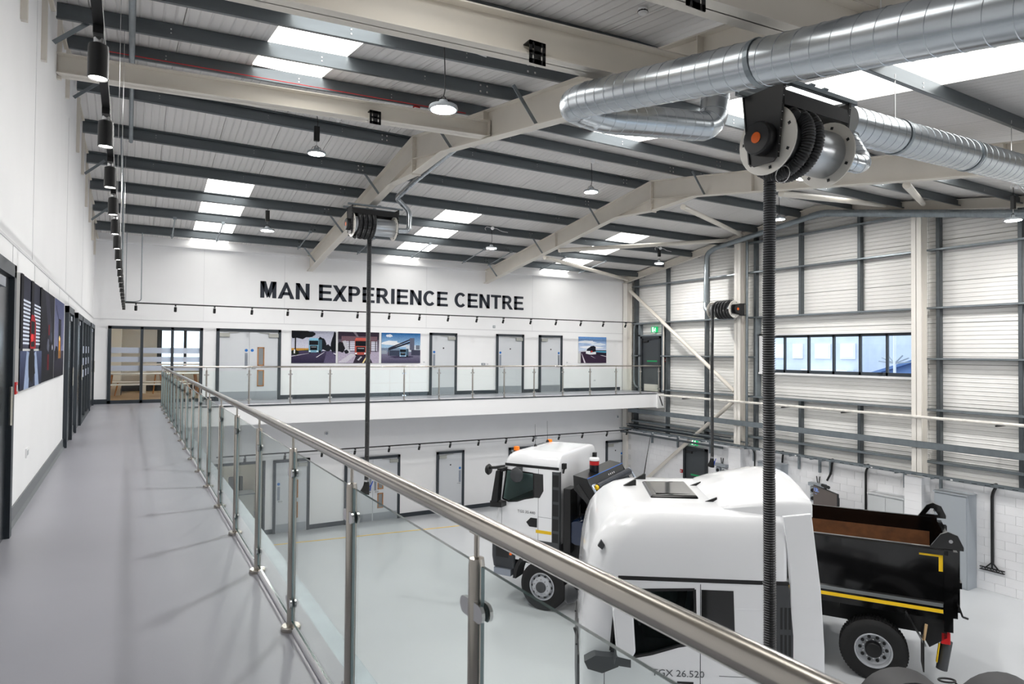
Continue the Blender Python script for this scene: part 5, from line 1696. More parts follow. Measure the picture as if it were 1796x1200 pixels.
# canister left standing on the hood
loc = T2.matrix_world @ V((-.88, .40, 2.998))
cn = empty('canister', loc, label='round canister with white lid and red band standing on the black tipper hood', cat='canister')
MB().lathe([(0, 0), (.105, 0), (.108, .02), (.108, .26), (0, .26)], axis='z', seg=24).build('body', mat('black_tin', (20, 22, 28), .25), cn, smooth=40)
MB().lathe([(.1095, .16), (.1095, .245)], axis='z', seg=24, caps=False).build('band', RED, cn, smooth=60)
MB().lathe([(.112, .255), (.112, .30), (.10, .315), (0, .318)], axis='z', seg=24).build('lid', WHITE2, cn, smooth=40)

# ================================================================== big lettering on the far wall
INK = mat('dark_navy_letters', (22, 30, 44), 0.6)
def arc(cx, cz, rx, rz, a0, a1, n=10):
    return [(cx + rx * cos(radians(a0 + (a1 - a0) * k / n)), cz + rz * sin(radians(a0 + (a1 - a0) * k / n))) for k in range(n + 1)]
def band(outer, inner):
    """ribbon of quads between two point lists"""
    return [[outer[i], outer[i + 1], inner[i + 1], inner[i]] for i in range(len(outer) - 1)]
def glyph(ch):
    """bold grotesque capitals, unit cap height; returns polygons and advance"""
    t = .20
    if ch == 'M':
        return [[(.07, 0), (.07, 1), (.27, 1), (.27, 0)], [(.66, 0), (.66, 1), (.86, 1), (.86, 0)], [(.07, 1), (.34, 1), (.53, .18), (.40, .0)], [(.86, 1), (.59, 1), (.40, .18), (.53, .0)]], .93
    if ch == 'A':
        return [[(0, 0), (.37, 1), (.47, .76), (.21, 0)], [(.84, 0), (.47, 1), (.37, 1), (.42, .76), (.63, 0)], [(.22, .22), (.28, .40), (.57, .40), (.63, .22)]], .84
    if ch == 'N':
        return [[(.07, 0), (.07, 1), (.27, 1), (.27, 0)], [(.58, 0), (.58, 1), (.78, 1), (.78, 0)], [(.07, 1), (.27, 1), (.78, 0), (.58, 0)]], .85
    if ch == 'E':
        return [[(.07, 0), (.07, 1), (.27, 1), (.27, 0)], [(.07, .83), (.07, 1), (.74, 1), (.74, .83)], [(.07, .43), (.07, .60), (.70, .60), (.70, .43)], [(.07, 0), (.07, .17), (.76, .17), (.76, 0)]], .80
    if ch == 'X':
        return [[(0, 0), (.55, 1), (.78, 1), (.23, 0)], [(0, 1), (.23, 1), (.79, 0), (.55, 0)]], .80
    if ch in 'PR':
        o = [(.07, 1)] + arc(.47, .70, .25, .30, 90, -90) + [(.07, .40)]
        i = [(.07, .83)] + arc(.44, .70, .09, .13, 90, -90) + [(.07, .57)]
        g = [[(.07, 0), (.07, 1), (.27, 1), (.27, 0)]] + band(o, i)
        if ch == 'R':
            g.append([(.36, .44), (.58, .40), (.84, 0), (.60, 0)])
            return g, .86
        return g, .79
    if ch == 'I':
        return [[(.07, 0), (.07, 1), (.27, 1), (.27, 0)]], .34
    if ch == 'C':
        o = arc(.44, .5, .40, .52, 42, 318, 20)
        i = arc(.44, .5, .20, .34, 42, 318, 20)
        return band(o, i), .85
    if ch == 'T':
        return [[(.02, .83), (.02, 1), (.74, 1), (.74, .83)], [(.28, 0), (.28, .9), (.48, .9), (.48, 0)]], .76
    return [], .36
text = 'MAN EXPERIENCE CENTRE'
total = sum(glyph(c)[1] for c in text)
x0, x1, zt, hgt = 3.44, 12.99, 7.31, .515
sx = (x1 - x0) / (total - .05)
let = empty('wall_lettering', (x0, YF - .012, zt), label='big dark navy capital lettering across the upper far wall', cat='lettering')
x = 0
for c in text:
    polys, adv = glyph(c)
    if polys:
        mb = MB()
        for p in polys:
            mb.prism([(q[0] * sx, q[1] * hgt) for q in p], 'y', 0, .012)
        o = mb.build('letter', INK, let)
        o.location = (x * sx, 0, 0)
    x += adv

# ================================================================== pictures: flat prints on panels
def print_mat():
    m = bpy.data.materials.new('photo_print')
    m.use_nodes = True
    nt = m.node_tree
    b = nt.nodes['Principled BSDF']
    a = nt.nodes.new('ShaderNodeVertexColor')
    a.layer_name = 'print'
    n = nt.nodes.new('ShaderNodeTexNoise')
    n.inputs['Scale'].default_value = 26
    n.inputs['Detail'].default_value = 6
    tc = nt.nodes.new('ShaderNodeTexCoord')
    nt.links.new(tc.outputs['Object'], n.inputs['Vector'])
    mx = nt.nodes.new('ShaderNodeMix')
    mx.data_type = 'RGBA'
    mx.blend_type = 'OVERLAY'
    mx.inputs['Factor'].default_value = 0.35
    nt.links.new(a.outputs['Color'], mx.inputs[6])
    nt.links.new(n.outputs['Fac'], mx.inputs[7])
    nt.links.new(mx.outputs[2], b.inputs['Base Color'])
    b.inputs['Roughness'].default_value = 0.75
    b.inputs['Specular IOR Level'].default_value = 0.15
    return m
PRINT = print_mat()
def picture(loc, rz, W, H, shapes, label, group, t=.03):
    o = empty('picture', loc, rz, label=label, cat='picture', group=group)
    MB().box(0, W, -t, 0, 0, H).build('panel', mat('print_edge', (206, 206, 204), .5), o)
    mb = MB()
    cols = []
    for k, (poly, c) in enumerate(shapes):
        y = -t - .0006 - .0003 * k
        n0 = len(mb.f)
        pts = [(min(max(p[0], 0), 1) * W, y, min(max(p[1], 0), 1) * H) for p in poly]
        cs = c if isinstance(c[0], (tuple, list)) else [c] * len(pts)
        mb.add(pts, [tuple(range(len(pts)))])
        cols.extend(cs)
    p = mb.build('print', PRINT, o)
    at = p.data.color_attributes.new('print', 'FLOAT_COLOR', 'CORNER')
    for li, c in zip(range(len(cols)), cols):
        at.data[li].color = lin(*c)
    return o
def R(x0, z0, x1, z1):
    return [(x0, z0), (x1, z0), (x1, z1), (x0, z1)]
def blob(cx, cz, rx, rz, n=14, j=.25, seed=1):
    rnd = random.Random(seed)
    return [(cx + rx * cos(2 * pi * k / n) * (1 + rnd.uniform(-j, j)), cz + rz * sin(2 * pi * k / n) * (1 + rnd.uniform(-j, j))) for k in range(n)]
def grad(x0, z0, x1, z1, lo, hi):
    return (R(x0, z0, x1, z1), [lo, lo, hi, hi])
def lorry(x, z, w, h, c, dark=(22, 24, 30)):
    """printed lorry seen from the front quarter"""
    l = tuple(int(v * .6) for v in c)
    return [(R(x + w * .8, z + h * .1, x + w * 1.15, z + h * .92), l), (R(x, z + h * .05, x + w * .85, z + h * .93), c), ([(x, z + h * .9), (x + w * .85, z + h * .9), (x + w * .78, z + h * 1.02), (x + w * .08, z + h * 1.02)], tuple(min(255, int(v * 1.15)) for v in c)),
            (R(x + w * .04, z + h * .55, x + w * .82, z + h * .84), dark), (R(x + w * .12, z + h * .20, x + w * .74, z + h * .50), dark), (R(x + w * .2, z + h * .40, x + w * .66, z + h * .43), (190, 195, 200)),
            (R(x + w * .02, z + h * .08, x + w * .16, z + h * .17), (225, 235, 240)), (R(x + w * .68, z + h * .08, x + w * .82, z + h * .17), (225, 235, 240)), (R(x + w * .03, z, x + w * .18, z + h * .06), (14, 14, 16)), (R(x + w * .68, z, x + w * .84, z + h * .06), (14, 14, 16)), (R(x + w * .9, z + h * .02, x + w * 1.05, z + h * .2), (14, 14, 16))]
PG = 'truck pictures on the far wall'
sh = [grad(0, .35, 1, 1, (206, 206, 220), (170, 172, 190)), (R(0, .34, .4, .46), (190, 140, 60)), ([(0, .36), (.4, .42), (.4, .36), (0, .26)], (70, 80, 40)), grad(0, 0, 1, .38, (44, 38, 62), (70, 62, 88)),
      ([(.0, .20), (.38, .30), (.40, .31), (.0, .225)], (200, 196, 205)), ([(.54, .18), (.57, .18), (.74, .34), (.725, .34)], (228, 226, 232)), ([(.94, .30), (1, .26), (1, .30), (.95, .32)], (228, 226, 232)), ([(.72, .0), (1, .0), (1, .2), (.86, .42), (.80, .42)], (92, 84, 112)),
      (blob(.18, .90, .26, .16, seed=3), (20, 22, 28)), (blob(.36, .88, .16, .10, seed=5), (24, 26, 30)), (R(.07, .3, .10, .85), (26, 26, 30)), (blob(.08, .33, .10, .08, seed=8), (30, 36, 26)), (blob(.66, .62, .12, .20, seed=9), (24, 28, 34)), (blob(.98, .62, .09, .34, seed=11), (22, 24, 30)), (blob(.80, .48, .1, .1, seed=4), (30, 34, 40)), (R(.05, .30, .08, .42), (235, 235, 235))] + lorry(.38, .31, .26, .46, (120, 168, 190))
picture((4.43, YF, 5.29), 0, 1.40, 1.03, sh, 'printed picture of a pale blue lorry on a tree-lined road', PG)
sh = [grad(0, 0, 1, 1, (150, 140, 160), (40, 34, 44)), (R(0, .76, 1, 1), (52, 42, 56)), (R(.08, .62, .95, .86), (112, 86, 96)), ([(.35, 1), (.42, 1), (.5, .84), (.45, .84)], (120, 110, 120)), (R(.15, .40, .95, .70), (205, 205, 218)), (R(0, 0, 1, .36), (176, 166, 186))] + \
     [(R(.15, z, .95, z + .012), (96, 92, 104)) for z in (.46, .53, .60, .66)] + [(R(x_, .36, x_ + .02, .72), (60, 52, 62)) for x_ in (.26, .40, .78, .90)] + \
     [(blob(.06, .50, .10, .18, seed=2), (26, 26, 32)), ([(.1, .7), (.18, .72), (.30, .34), (.22, .30)], (190, 190, 198)), (blob(.2, .36, .05, .06, seed=6), (30, 30, 36)), ([(.36, .0), (.84, .0), (.72, .30), (.44, .26)], (48, 40, 54)), ([(.46, .1), (.55, .22), (.58, .20), (.50, .08)], (180, 180, 190)), ([(.58, 0), (.62, 0), (.72, .26), (.70, .26)], (240, 220, 160)), ([(.0, .02), (.2, .02), (.44, .28), (.30, .30)], (200, 196, 206))] + lorry(.40, .24, .34, .56, (178, 84, 74))
picture((5.90, YF, 5.29), 0, 1.39, 1.03, sh, 'printed picture of a red lorry in a workshop, behind the hanging hose', PG)
sh = [grad(0, .4, 1, 1, (176, 206, 228), (28, 104, 168)), (blob(.24, .66, .22, .08, seed=2), (226, 228, 232)), (blob(.20, .90, .08, .05, seed=3), (220, 226, 232)), (blob(.5, .58, .2, .05, seed=7), (205, 212, 222)), (R(0, .36, 1, .50), (120, 136, 158)), (R(.62, .38, 1, .6), (196, 204, 214)), (R(.88, .46, .98, .60), (110, 116, 130)),
      grad(0, 0, 1, .36, (70, 66, 90), (128, 124, 146)), ([(.17, .50), (.72, .80), (.80, .80), (.20, .46)], (52, 54, 70)), ([(.18, .46), (.72, .72), (.72, .66), (.2, .42)], (34, 36, 50)), (R(.72, .44, .84, .84), (96, 100, 118)), (R(.17, .24, .19, .48), (50, 50, 62)), (R(.0, .30, .14, .42), (150, 158, 172)), (R(.76, .26, 1, .44), (64, 66, 84)), (R(.2, .24, .5, .42), (58, 66, 84)), (blob(.5, .2, .3, .04, seed=5), (60, 56, 80))] + lorry(.46, .20, .20, .30, (120, 156, 186))
picture((7.37, YF, 5.29), 0, 1.41, 1.03, sh, 'printed picture of a blue tanker lorry under a pipe bridge and blue sky', PG)
sh = [grad(0, .4, 1, 1, (214, 224, 240), (84, 138, 200)), (blob(.3, .8, .3, .06, seed=2), (232, 236, 244)), (blob(.7, .72, .3, .05, seed=4), (220, 230, 242)), (blob(.45, .60, .4, .05, seed=6), (236, 238, 244)), ([(0, .45), (.3, .50), (.3, .44), (0, .36)], (196, 200, 214)), (R(.6, .38, 1, .48), (90, 170, 200)), (R(.6, .46, 1, .49), (36, 40, 52)), ([(.08, 0), (1, 0), (1, .40), (.3, .44), (.08, .42)], (56, 42, 62)), ([(.2, 0), (.26, 0), (.12, .36), (.11, .36)], (222, 214, 226)), ([(.56, .20), (.62, .17), (.46, .27), (.43, .27)], (226, 220, 230)), ([(.62, .34), (1, .24), (1, .26), (.62, .36)], (226, 220, 230)), (R(.62, .3, 1, .40), (40, 34, 48)),
      ([(.26, .36), (.42, .32), (.42, .64), (.27, .52)], (232, 234, 240)), ([(.28, .46), (.42, .46), (.42, .62), (.3, .54)], (36, 40, 54)), ([(.42, .32), (.62, .34), (.61, .62), (.54, .66), (.42, .64)], (28, 30, 42)), ([(.42, .32), (.62, .34), (.62, .44), (.42, .40)], (226, 228, 234)), (R(.45, .42, .49, .47), (220, 60, 50))]
picture((15.58, YF, 5.29), 0, 1.42, 1.06, sh, 'printed picture of a white coach on a motorway near the gable end of the wall', PG)
LG = 'dark truck pictures on the side wall'
sh = [grad(0, .36, 1, 1, (60, 62, 78), (34, 36, 52)), (R(.08, .38, .92, .80), (70, 72, 88))] + [(R(.10, .40 + .034 * k, .42, .418 + .034 * k), (214, 222, 236)) for k in range(12)] + [(R(.58, .40 + .034 * k, .92, .418 + .034 * k), (214, 222, 236)) for k in range(12)] + \
     [(R(.44, .36, .56, 1), (20, 20, 30)), (R(.0, .34, .1, 1), (16, 16, 24)), (R(.9, .3, 1, 1), (18, 18, 28)), grad(0, 0, 1, .34, (22, 24, 44), (70, 80, 112)), ([(.16, 0), (.36, 0), (.42, .32), (.26, .34)], (150, 166, 196)), ([(.66, 0), (.86, 0), (.70, .34), (.60, .32)], (150, 166, 196)), (blob(.5, .20, .15, .18, seed=3), (14, 14, 20)), ([(.40, .36), (.66, .36), (.66, .60), (.58, .68), (.44, .68), (.40, .60)], (158, 22, 34)), (R(.42, .50, .60, .62), (20, 20, 26)), (R(.43, .38, .6, .43), (30, 20, 24)), (blob(.48, .46, .06, .04, seed=5), (240, 60, 60))]
picture((XW, 6.96, 5.29), radians(90), 1.62, 1.02, sh, 'printed picture of a red lorry in front of bright shutters on the side wall', LG)
sh = [grad(0, 0, 1, 1, (14, 14, 22), (30, 30, 42)), (blob(.5, .55, .45, .4, seed=9), (24, 24, 34)), ([(.2, 1), (.5, 1), (.8, .6), (.6, .4)], (46, 46, 60)), (blob(.5, .40, .08, .08, seed=2), (90, 94, 110)), (blob(.75, .5, .06, .06, seed=4), (70, 76, 92)), (R(.44, .12, .58, .3), (96, 18, 28)), (R(.5, .52, .6, .64), (110, 24, 30)), (blob(.84, .38, .03, .03, seed=6), (220, 226, 240))]
picture((XW, 8.62, 5.29), radians(90), 1.38, 1.02, sh, 'nearly black printed picture of lorry details on the side wall', LG)
sh = [grad(0, .3, 1, 1, (128, 130, 160), (74, 80, 116)), grad(0, 0, 1, .34, (18, 16, 26), (52, 48, 66)), (blob(.6, .55, .26, .26, seed=3), (92, 94, 124)), (R(.40, .28, .66, .76), (24, 24, 34)), (R(.44, .34, .62, .52), (214, 142, 50)), (R(.40, .24, .66, .34), (150, 104, 50)), (blob(.5, .5, .05, .04, seed=2), (250, 226, 160)), (blob(.2, .3, .15, .1, seed=5), (22, 22, 32)), ([(.1, .9), (.12, .92), (.5, .7), (.48, .68)], (50, 52, 76))]
picture((XW, 10.03, 5.29), radians(90), 1.40, 1.02, sh, 'printed picture of an orange-lit lorry at dusk on the side wall', LG)

# ================================================================== small wall fittings
def plate(loc, rz, w_, h_, label, m=WHITE2, cat='socket', name='wall_socket', t=.012, group=None):
    o = empty(name, loc, rz, label=label, cat=cat, group=group)
    MB().box(-w_ / 2, w_ / 2, -t, 0, -h_ / 2, h_ / 2).build('plate', m, o, bevel=.002)
    MB().box(-w_ * .3, w_ * .3, -t - .004, -t, -h_ * .25, h_ * .25).build('insert', CABG, o)
    return o
plate((XW, 7.87, BF + .49), radians(90), .15, .09, 'white double socket low on the side wall')
o = plate((XW, 6.72, BF + 1.17), radians(90), .10, .10, 'red fire call point on the side wall beside the dark pictures', RED, 'call point', 'fire_call_point', .05)
plate((8.93, YF, BF + 1.16), 0, .10, .09, 'white wall switch right of the tanker picture', cat='switch', name='wall_switch')
plate((11.28, YF, BF + 1.09), 0, .16, .08, 'silver keypad left of the middle balcony door', PUSH, 'keypad', 'keypad')
plate((11.46, YF, BF + 1.09), 0, .09, .09, 'white wall switch beside the silver keypad', cat='switch', name='wall_switch')
plate((15.05, YF, BF + 1.15), 0, .10, .09, 'white wall switch left of the coach picture', cat='switch', name='wall_switch')
plate((16.42, YF, BF + .42), 0, .15, .09, 'white double socket under the coach picture')
plate((11.72, YF, BF + 2.48), 0, .10, .10, 'small pale box above the middle balcony door', CABG2, 'box', 'sensor_box')
plate((11.62, YF, 1.32), 0, .10, .10, 'white wall switch right of the ground floor door by the white cab', cat='switch', name='wall_switch')
plate((13.6, YF, 2.42), 0, .10, .10, 'small pale box above the ground floor doors', CABG2, 'box', 'sensor_box')
for x_, z_, lab in ((5.57, 3.02, 'over the double doors'), (17.63, 3.05, 'in the corner')):
    o = empty('wall_vent', (x_, YF, z_), label='small round white outlet under the balcony, %s' % lab, cat='vent', group='round outlets under the balcony')
    MB().lathe([(0, -.03), (.06, -.03), (.075, -.01), (.075, 0)], (0, 0, 0), 'y', 20).build('rim', WHITE2, o, smooth=40)
    MB().lathe([(0, -.034), (.045, -.032), (.045, -.028)], (0, 0, 0), 'y', 20).build('core', CABG2, o)
o = plate((XG, 18.02, 1.28), radians(-90), .10, .12, 'red fire call point beside the ground floor fire exit', RED, 'call point', 'fire_call_point', .05)
o = plate((XC - .05, 19.06, BF + 1.28), radians(-90), .10, .13, 'red fire call point beside the balcony fire exit', RED, 'call point', 'fire_call_point', .05)
# door header, pipes and uprights beside the balcony fire exit
tag(MB().box(18.15, 18.3, 19.1, 20.6, 6.40, 6.46).build('door_lintel', GALV), 'galvanised lintel over the balcony fire exit', 'lintel')
tag(MB().box(18.15, 18.3, 20.48, 20.60, BF, 6.9).build('door_post', GALV), 'galvanised upright left of the balcony fire exit', 'post', 'uprights beside the balcony fire exit')
tag(MB().box(18.15, 18.3, 19.10, 19.24, BF, 6.9).build('door_post', GALV), 'galvanised upright right of the balcony fire exit', 'post', 'uprights beside the balcony fire exit')
tube_thing('conduit', fillet([(18.08, 20.2, 6.90), (18.08, 20.72, 6.90), (18.08, 20.78, 6.7), (18.08, 20.78, BF + .3), (18.05, 20.5, BF + .12)], .12), .03, 'grey conduit bent down left of the balcony fire exit', 'conduit', GALV, seg=10)
tube_thing('conduit', [(18.08, 19.05, 6.9), (18.08, 19.05, BF + .1)], .03, 'grey conduit running down right of the balcony fire exit', 'conduit', CREAM, seg=10)
tube_thing('conduit', [(17.98, 14.97, 2.6), (17.98, 14.97, 9.5)], .045, 'galvanised pipe running up beside the reel-carrying gable column', 'pipe', GALV, seg=12)

# ---- services along the gable: dirty white pipe, cable trays, drops
p = tube_thing('service_pipe', [(17.72, 18.9, 4.09), (17.72, YN, 4.09)], .04, 'dirty white pipe along the gable below the long window', 'pipe', mat('dirty_white_pipe', (224, 220, 213), .5, var=.18, vscale=5), seg=12)
for y in (17.6, 13.36, 11.37, 7.5):
    MB().box(-.08, .35, y - 18.9 - .02, y - 18.9 + .02, -.075, -.04).build('pipe_bracket', BLACK, p)
ct = empty('cable_tray', (0, 0, 0), label='galvanised cable tray running the length of the gable on top of the blockwork', cat='cable tray')
MB().box(17.50, 17.505, YN, 21.0, 2.60, 2.66).box(17.50, 17.70, YN, 21.0, 2.60, 2.605).box(17.695, 17.70, YN, 21.0, 2.60, 2.66).build('tray', GALV, ct)
mb = MB()
for i in range(60):
    mb.box(17.498, 17.50, 4.2 + i * .28, 4.2 + i * .28 + .12, 2.62, 2.635)
mb.build('tray_slots', DARK, ct)
mb = MB()
for y in (20.2, 19.0, 17.6, 16.3, 14.0, 12.75, 10.4, 8.4):
    mb.box(17.49, 17.50, y - .025, y + .025, 2.615, 2.645)
mb.build('tray_couplers', WHITE2, ct)
for y in (19.6, 18.2, 16.6, 14.70, 13.0, 12.30, 11.95, 9.80, 8.90, 6.4):
    MB().box(17.98, 18.055, y - .025, y + .025, 2.14, 2.60).box(17.55, 18.055, y - .02, y + .02, 2.56, 2.60).build('tray_bracket', GALV, ct)
for i, (xx_, z_, r_, y1_) in enumerate(((17.86, 2.70, .03, 15.4), (17.98, 2.72, .025, 14.9), (17.93, 2.80, .02, 15.6), (17.80, 2.78, .02, 16.0))):
    tube_thing('service_pipe', [(xx_, 20.9, z_), (xx_, y1_, z_)], r_, 'dark grey pipe above the cable tray in the far corner, %s of four' % ORD[i], 'pipe', GALV if i % 2 else DARK, 'pipes in the far corner above the tray', seg=8)
t2 = empty('cable_tray', (0, 0, 0), label='dark lower cable tray in the far corner under the main tray', cat='cable tray')
mb = MB().box(17.55, 17.76, 15.6, 21.0, 2.47, 2.475)
for i in range(28):
    mb.box(17.55, 17.76, 15.7 + i * .19, 15.7 + i * .19 + .06, 2.45, 2.47)
mb.box(17.55, 17.56, 15.6, 21.0, 2.45, 2.53)
mb.build('tray', PURL, t2)
def cable(pts, r, label, m=BLACK):
    return tube_thing('cable', fillet(pts, .1, 5), r, label, 'cable', m, 'black cable drops from the tray', seg=8)
cable([(17.62, 7.60, 2.62), (17.98, 7.62, 2.62), (18.02, 7.75, 2.35), (18.02, 7.75, .66)], .035, 'thick black cable drop ending in a fork')
o = empty('cable_bracket', (18.0, 7.75, .56), label='black fork-shaped bracket at the foot of the thick cable drop', cat='bracket')
MB().bar((0, 0, .16), (0, -.14, 0), .03, .025).bar((0, 0, .16), (0, .14, 0), .03, .025).bar((0, 0, .2), (0, 0, .0), .03, .025).build('fork', BLACK, o)
mb = MB().box(-.03, .03, -.26, .26, -.06, -.045).box(-.03, .03, -.26, .26, .0, .015)
for k in range(5):
    mb.bar((0, -.24 + .12 * k, -.05), (0, -.18 + .12 * k, .01), .02, .012).bar((0, -.18 + .12 * k, .01), (0, -.12 + .12 * k, -.05), .02, .012) if k < 4 else None
mb.build('foot_bar', BLACK, o)
cable([(17.62, 10.7, 2.62), (17.98, 10.75, 2.62), (18.02, 10.88, 2.4), (18.02, 10.88, .1)], .03, 'black cable drop between the screen and the pale cabinet')
cable([(17.62, 11.75, 2.62), (17.95, 11.8, 2.62), (18.0, 11.9, 2.45), (18.0, 11.92, 2.2), (17.95, 12.02, 1.95)], .03, 'black cable drop behind the dark screen')
cable([(17.62, 14.8, 2.62), (17.98, 14.78, 2.62), (18.0, 14.66, 2.4), (18.0, 14.66, .1)], .025, 'black cable drop beside the pier of the reel column')
cable([(17.62, 13.45, 2.62), (17.95, 13.5, 2.62), (17.98, 13.56, 2.5), (17.98, 13.58, 2.25)], .03, 'black cable drop into the grey cabinet behind the tractor unit')

def cabinet(loc, rz, w_, d_, h_, doors, m, label, top=True):
    o = empty('metal_cabinet', loc, rz, label=label, cat='cabinet', group='metal cabinets by the gable')
    MB().box(0, w_, -d_ + .02, 0, 0, h_).build('body', m, o, bevel=.006)
    n = doors
    for i in range(n):
        a, b = w_ * i / n + .02, w_ * (i + 1) / n - .02
        if n == 2:
            a, b = (.02, w_ / 2 - .004) if i == 0 else (w_ / 2 + .004, w_ - .02)
        d = MB().box(a, b, -d_ - .002, -d_ + .02, .04, h_ - .03).build('door', m, o, bevel=.004)
        hx = b - .06 if i == 0 and n == 2 else a + .06
        MB().box(hx - .012, hx + .012, -d_ - .02, -d_, h_ * .5 - .06, h_ * .5 + .06).build('handle', BLACK, d)
    if top:
        MB().box(-.01, w_ + .01, -d_ - .012, .005, h_, h_ + .03).build('top', m, o)
    return o
cabinet((18.05, 10.60, 0), radians(-90), .98, .42, 1.88, 2, CABG, 'pale grey two-door cabinet beside the blockwork pier')
cabinet((18.05, 8.86, 0), radians(-90), .76, .46, 2.26, 1, CABG2, 'tall grey cabinet beside the thick black cable drop')
cabinet((18.05, 14.30, 0), radians(-90), .88, .38, 2.20, 1, CABG2, 'grey cabinet behind the hanging hose and tractor roof')
MB().add([(17.64 - .05 - .003, 9.9, 1.46), (17.587, 9.83, 1.53), (17.587, 9.76, 1.46), (17.587, 9.83, 1.39)], [(0, 1, 2, 3)])
# socket stations
for i, (y, z, lab) in enumerate(((16.05, 1.75, 'below the hanging hose of the gable reel'), (12.35, 1.72, 'left of the dark screen'))):
    o = empty('socket_station', (18.05, y, z), radians(-90), label='grey industrial socket station ' + lab, cat='sockets', group='industrial socket stations')
    MB().box(-.26, .26, -.16, 0, 0, .10).build('top_box', CABG2, o, bevel=.006)
    for dx in (-.14, .12):
        for dz in (-.24, -.48):
            b = MB().box(dx - .09, dx + .09, -.10, 0, dz, dz + .21).build('socket', CABG if dx > 0 else CABG2, o, bevel=.008)
            MB().lathe([(0, -.135), (.05, -.135), (.06, -.10)], (dx, 0, dz + .10), 'y', 14).build('socket_cover', BLACK, b)
    MB().tube([(-.02, -.04, .1), (-.06, -.03, .3)], .014, 6).tube([(.03, -.04, .1), (.05, -.03, .3)], .014, 6).build('flex', BLACK, o)
# screen on a stand showing the time
o = empty('display_screen', (17.30, 12.0, 0), radians(-90) - radians(28), label='big dark display screen on a stand showing the time, behind the black tipper body', cat='screen')
MB().box(0, 1.30, -.02, .03, 1.12, 1.90).build('housing', mat('dark_screen_frame', (26, 26, 28), .4), o, bevel=.008)
MB().box(.015, 1.285, -.024, -.02, 1.135, 1.885).build('display', emit('screen_glow', (84, 76, 72), .16), o)
words(o, '1:31', .15, (.17, -.026, 1.78), (pi / 2, 0, 0), emit('clock_blue', (120, 160, 235), .8), 'clock_digits')
MB().box(.30, .34, -.026, -.025, 1.75, 1.765).box(.10, .22, -.026, -.025, 1.665, 1.673).build('small_text', emit('clock_dim', (120, 150, 210), .5), o)
MB().tube([(.48, 0, 1.98), (.82, 0, 1.98)], .045, 12).box(.6, .68, -.02, .02, 1.9, 1.96).build('camera_bar', BLACK, o)
MB().tube(fillet([(1.30, 0, 1.80), (1.36, 0, 1.80), (1.36, 0, 1.58), (1.30, 0, 1.58)], .03), .012, 8).build('handle', BLACK, o)
MB().box(.55, .75, .03, .09, .1, 1.5).box(.2, 1.1, -.25, .35, .06, .1).build('stand', BLACK, o)
for cx_ in (.25, 1.05):
    for cy_ in (-.2, .3):
        MB().lathe([(0, -.015), (.03, -.015), (.03, .015), (0, .015)], (cx_, cy_, .03), 'y', 10).build('caster', BLACK, o)

# ================================================================== meeting room furniture
WTOP = mat('white_laminate', (238, 238, 236), .35)
def table(loc, L, W_, H, label, cat, m=WTOP, legs=True):
    o = empty(cat, loc, 0, label=label, cat=cat, group=None)
    MB().box(-L / 2, L / 2, -W_ / 2, W_ / 2, H - .035, H).build('top', m, o, bevel=.005)
    for sx_ in (-1, 1):
        for sy_ in (-1, 1):
            x_, y_ = sx_ * (L / 2 - .18), sy_ * (W_ / 2 - .08)
            MB().tube([(x_, y_, H - .03), (x_ + sx_ * .09, y_ + sy_ * .03, 0)], [.028, .018], 8).build('leg', WOOD, o)
    return o
table((.75, 24.0, BF), 2.7, .80, .76, 'long white table with wooden legs in the meeting room', 'table')
table((.55, 23.1, BF), 2.4, .35, .46, 'white bench with wooden legs in front of the meeting room table', 'bench')
table((.75, 24.9, BF), 2.4, .35, .46, 'white bench with wooden legs behind the meeting room table', 'bench')
o = empty('high_table', (1.6, 26.3, BF), label='white high table at the back of the meeting room', cat='table')
MB().box(-1.2, 1.2, -.35, .35, .98, 1.03).build('top', WTOP, o)
for x_ in (-1.1, 1.1):
    MB().box(x_ - .05, x_ + .05, -.33, .33, 0, .98).build('leg', WTOP, o)
for i, x_ in enumerate((.9, 1.6, 2.3)):
    o = empty('stool', (x_, 25.7, BF), label='red-seated wooden stool at the high table, %s along it' % ORD[i], cat='stool', group='stools at the high table')
    MB().lathe([(0, .66), (.18, .66), (.19, .70), (.16, .72), (0, .72)], axis='z', seg=18).build('seat', RED, o, smooth=40)
    for k in range(4):
        a = pi / 4 + k * pi / 2
        MB().tube([(.10 * cos(a), .10 * sin(a), .67), (.2 * cos(a), .2 * sin(a), 0)], [.02, .015], 8).build('leg', WOOD, o)
# reception furniture below
o = empty('reception_desk', (2.9, 23.2, 0), label='white reception desk with wooden inlay behind the ground floor window', cat='desk')
MB().box(-.75, .75, -.3, .3, 0, .95).build('body', WTOP, o, bevel=.01)
MB().box(-.6, .45, -.305, -.3, .30, .50).build('inlay', WOOD, o)
MB().box(-.78, .78, -.33, .33, .95, .99).build('top', CABG2, o)
o = empty('office_chair', (3.25, 23.95, 0), label='grey office chair with red cushion behind the reception desk', cat='chair')
MB().box(-.25, .25, -.25, .25, .46, .54).build('seat', RED, o, bevel=.03)
MB().box(-.23, .23, .20, .28, .7, 1.35).build('backrest', GREYP, o, bevel=.03)
MB().tube([(0, 0, .08), (0, 0, .48)], .03, 8).tube([(0, .1, .48), (0, .25, .8)], .025, 6).build('stem', BLACK, o)
for k in range(5):
    a = 2 * pi * k / 5
    MB().bar((0, 0, .1), (.28 * cos(a), .28 * sin(a), .05), .05, .03).build('foot', BLACK, o)

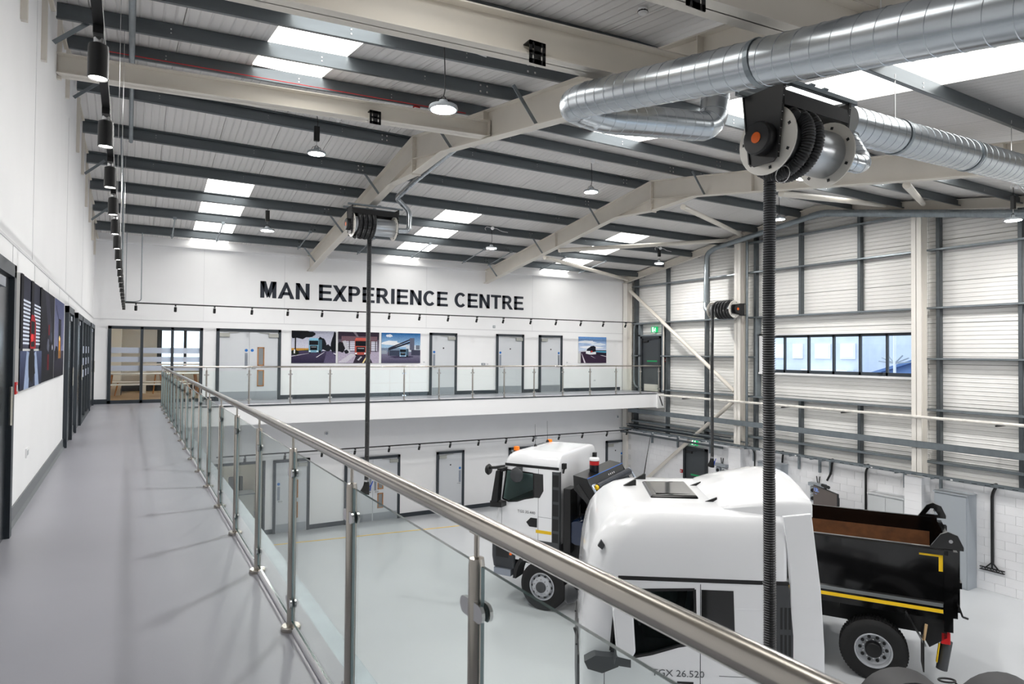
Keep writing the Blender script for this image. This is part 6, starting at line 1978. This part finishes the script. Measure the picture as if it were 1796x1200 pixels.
# ================================================================== outside, seen through the long window
tag(B(18.6, 60, -25, 45, -.1, -.02).build('ground', mat('yard_tarmac', (120, 124, 130), .9)), 'pale tarmac yard outside the gable window', 'ground', kind='structure')
BRICK = mat('pale_brick', (206, 210, 220), .8, var=.07, vscale=1.2)
bl_ = empty('neighbour_building', (34, 0, 0), label='pale brick building with white windows across the yard outside the gable window', cat='building')
MB().box(0, 8, 20.7, 40, 0, 11).build('wall', BRICK, bl_)
for y, wd in ((21.5, .7), (23.0, .8), (24.6, .5), (26.0, 1.0), (28.2, 1.0)):
    f = MB().box(-.08, 0, y - wd / 2 - .08, y + wd / 2 + .08, 5.5, 6.35).build('window_frame', WHITE2, bl_)
    MB().box(-.10, -.08, y - wd / 2, y + wd / 2, 5.58, 6.27).build('pane', mat('sky_pane', (236, 242, 250), .1), f)
MB().box(-.2, 8, 20.6, 40, 11, 11.3).build('roof', DARK, bl_)
MB().box(-.6, 0, 21.2, 24.0, 4.75, 4.9).build('canopy', WHITE2, bl_)
b2 = empty('shed', (30, 0, 0), label='blue-grey clad shed with sloping roof outside the cabinet end of the gable window', cat='building')
MB().prism([(6, 0), (17.8, 0), (17.8, 4.75), (15.6, 5.55), (6, 8.6)], 'x', 0, 6).build('wall', mat('blue_cladding', (120, 150, 200), .6), b2)
MB().prism([(6, 8.6), (17.9, 4.72), (17.9, 4.85), (6, 8.75)], 'x', -.3, 6).build('roof', mat('blue_roof', (90, 120, 170), .5), b2)
for k in range(14):
    MB().box(-.02, 0, 14.5 + k * .24, 14.53 + k * .24, 3.5, 4.8).build('rib', mat('blue_roof', (90, 120, 170), .5), b2)
b3 = empty('warehouse', (44, 0, 0), label='distant blue-grey warehouse outside the cabinet end of the gable window', cat='building')
MB().box(0, 8, 10, 24.6, 0, 6.6).build('wall', mat('blue_cladding', (120, 150, 200), .6), b3)
MB().box(-.2, 8, 9.8, 24.8, 6.6, 6.8).build('roof', DARK, b3)
o = empty('lamp_post', (29, 16.2, 0), label='pale post with a spread of short arms outside the gable window', cat='lamp post')
MB().tube([(0, 0, 0), (0, 0, 7.5)], .06, 8).build('pole', WHITE2, o)
for k in range(7):
    a = pi * (k + .5) / 7
    MB().bar((0, 0, 5.35), (.05, .75 * cos(a), 5.35 + .4 * sin(a)), .05, .05).build('arm', CABG2, o)
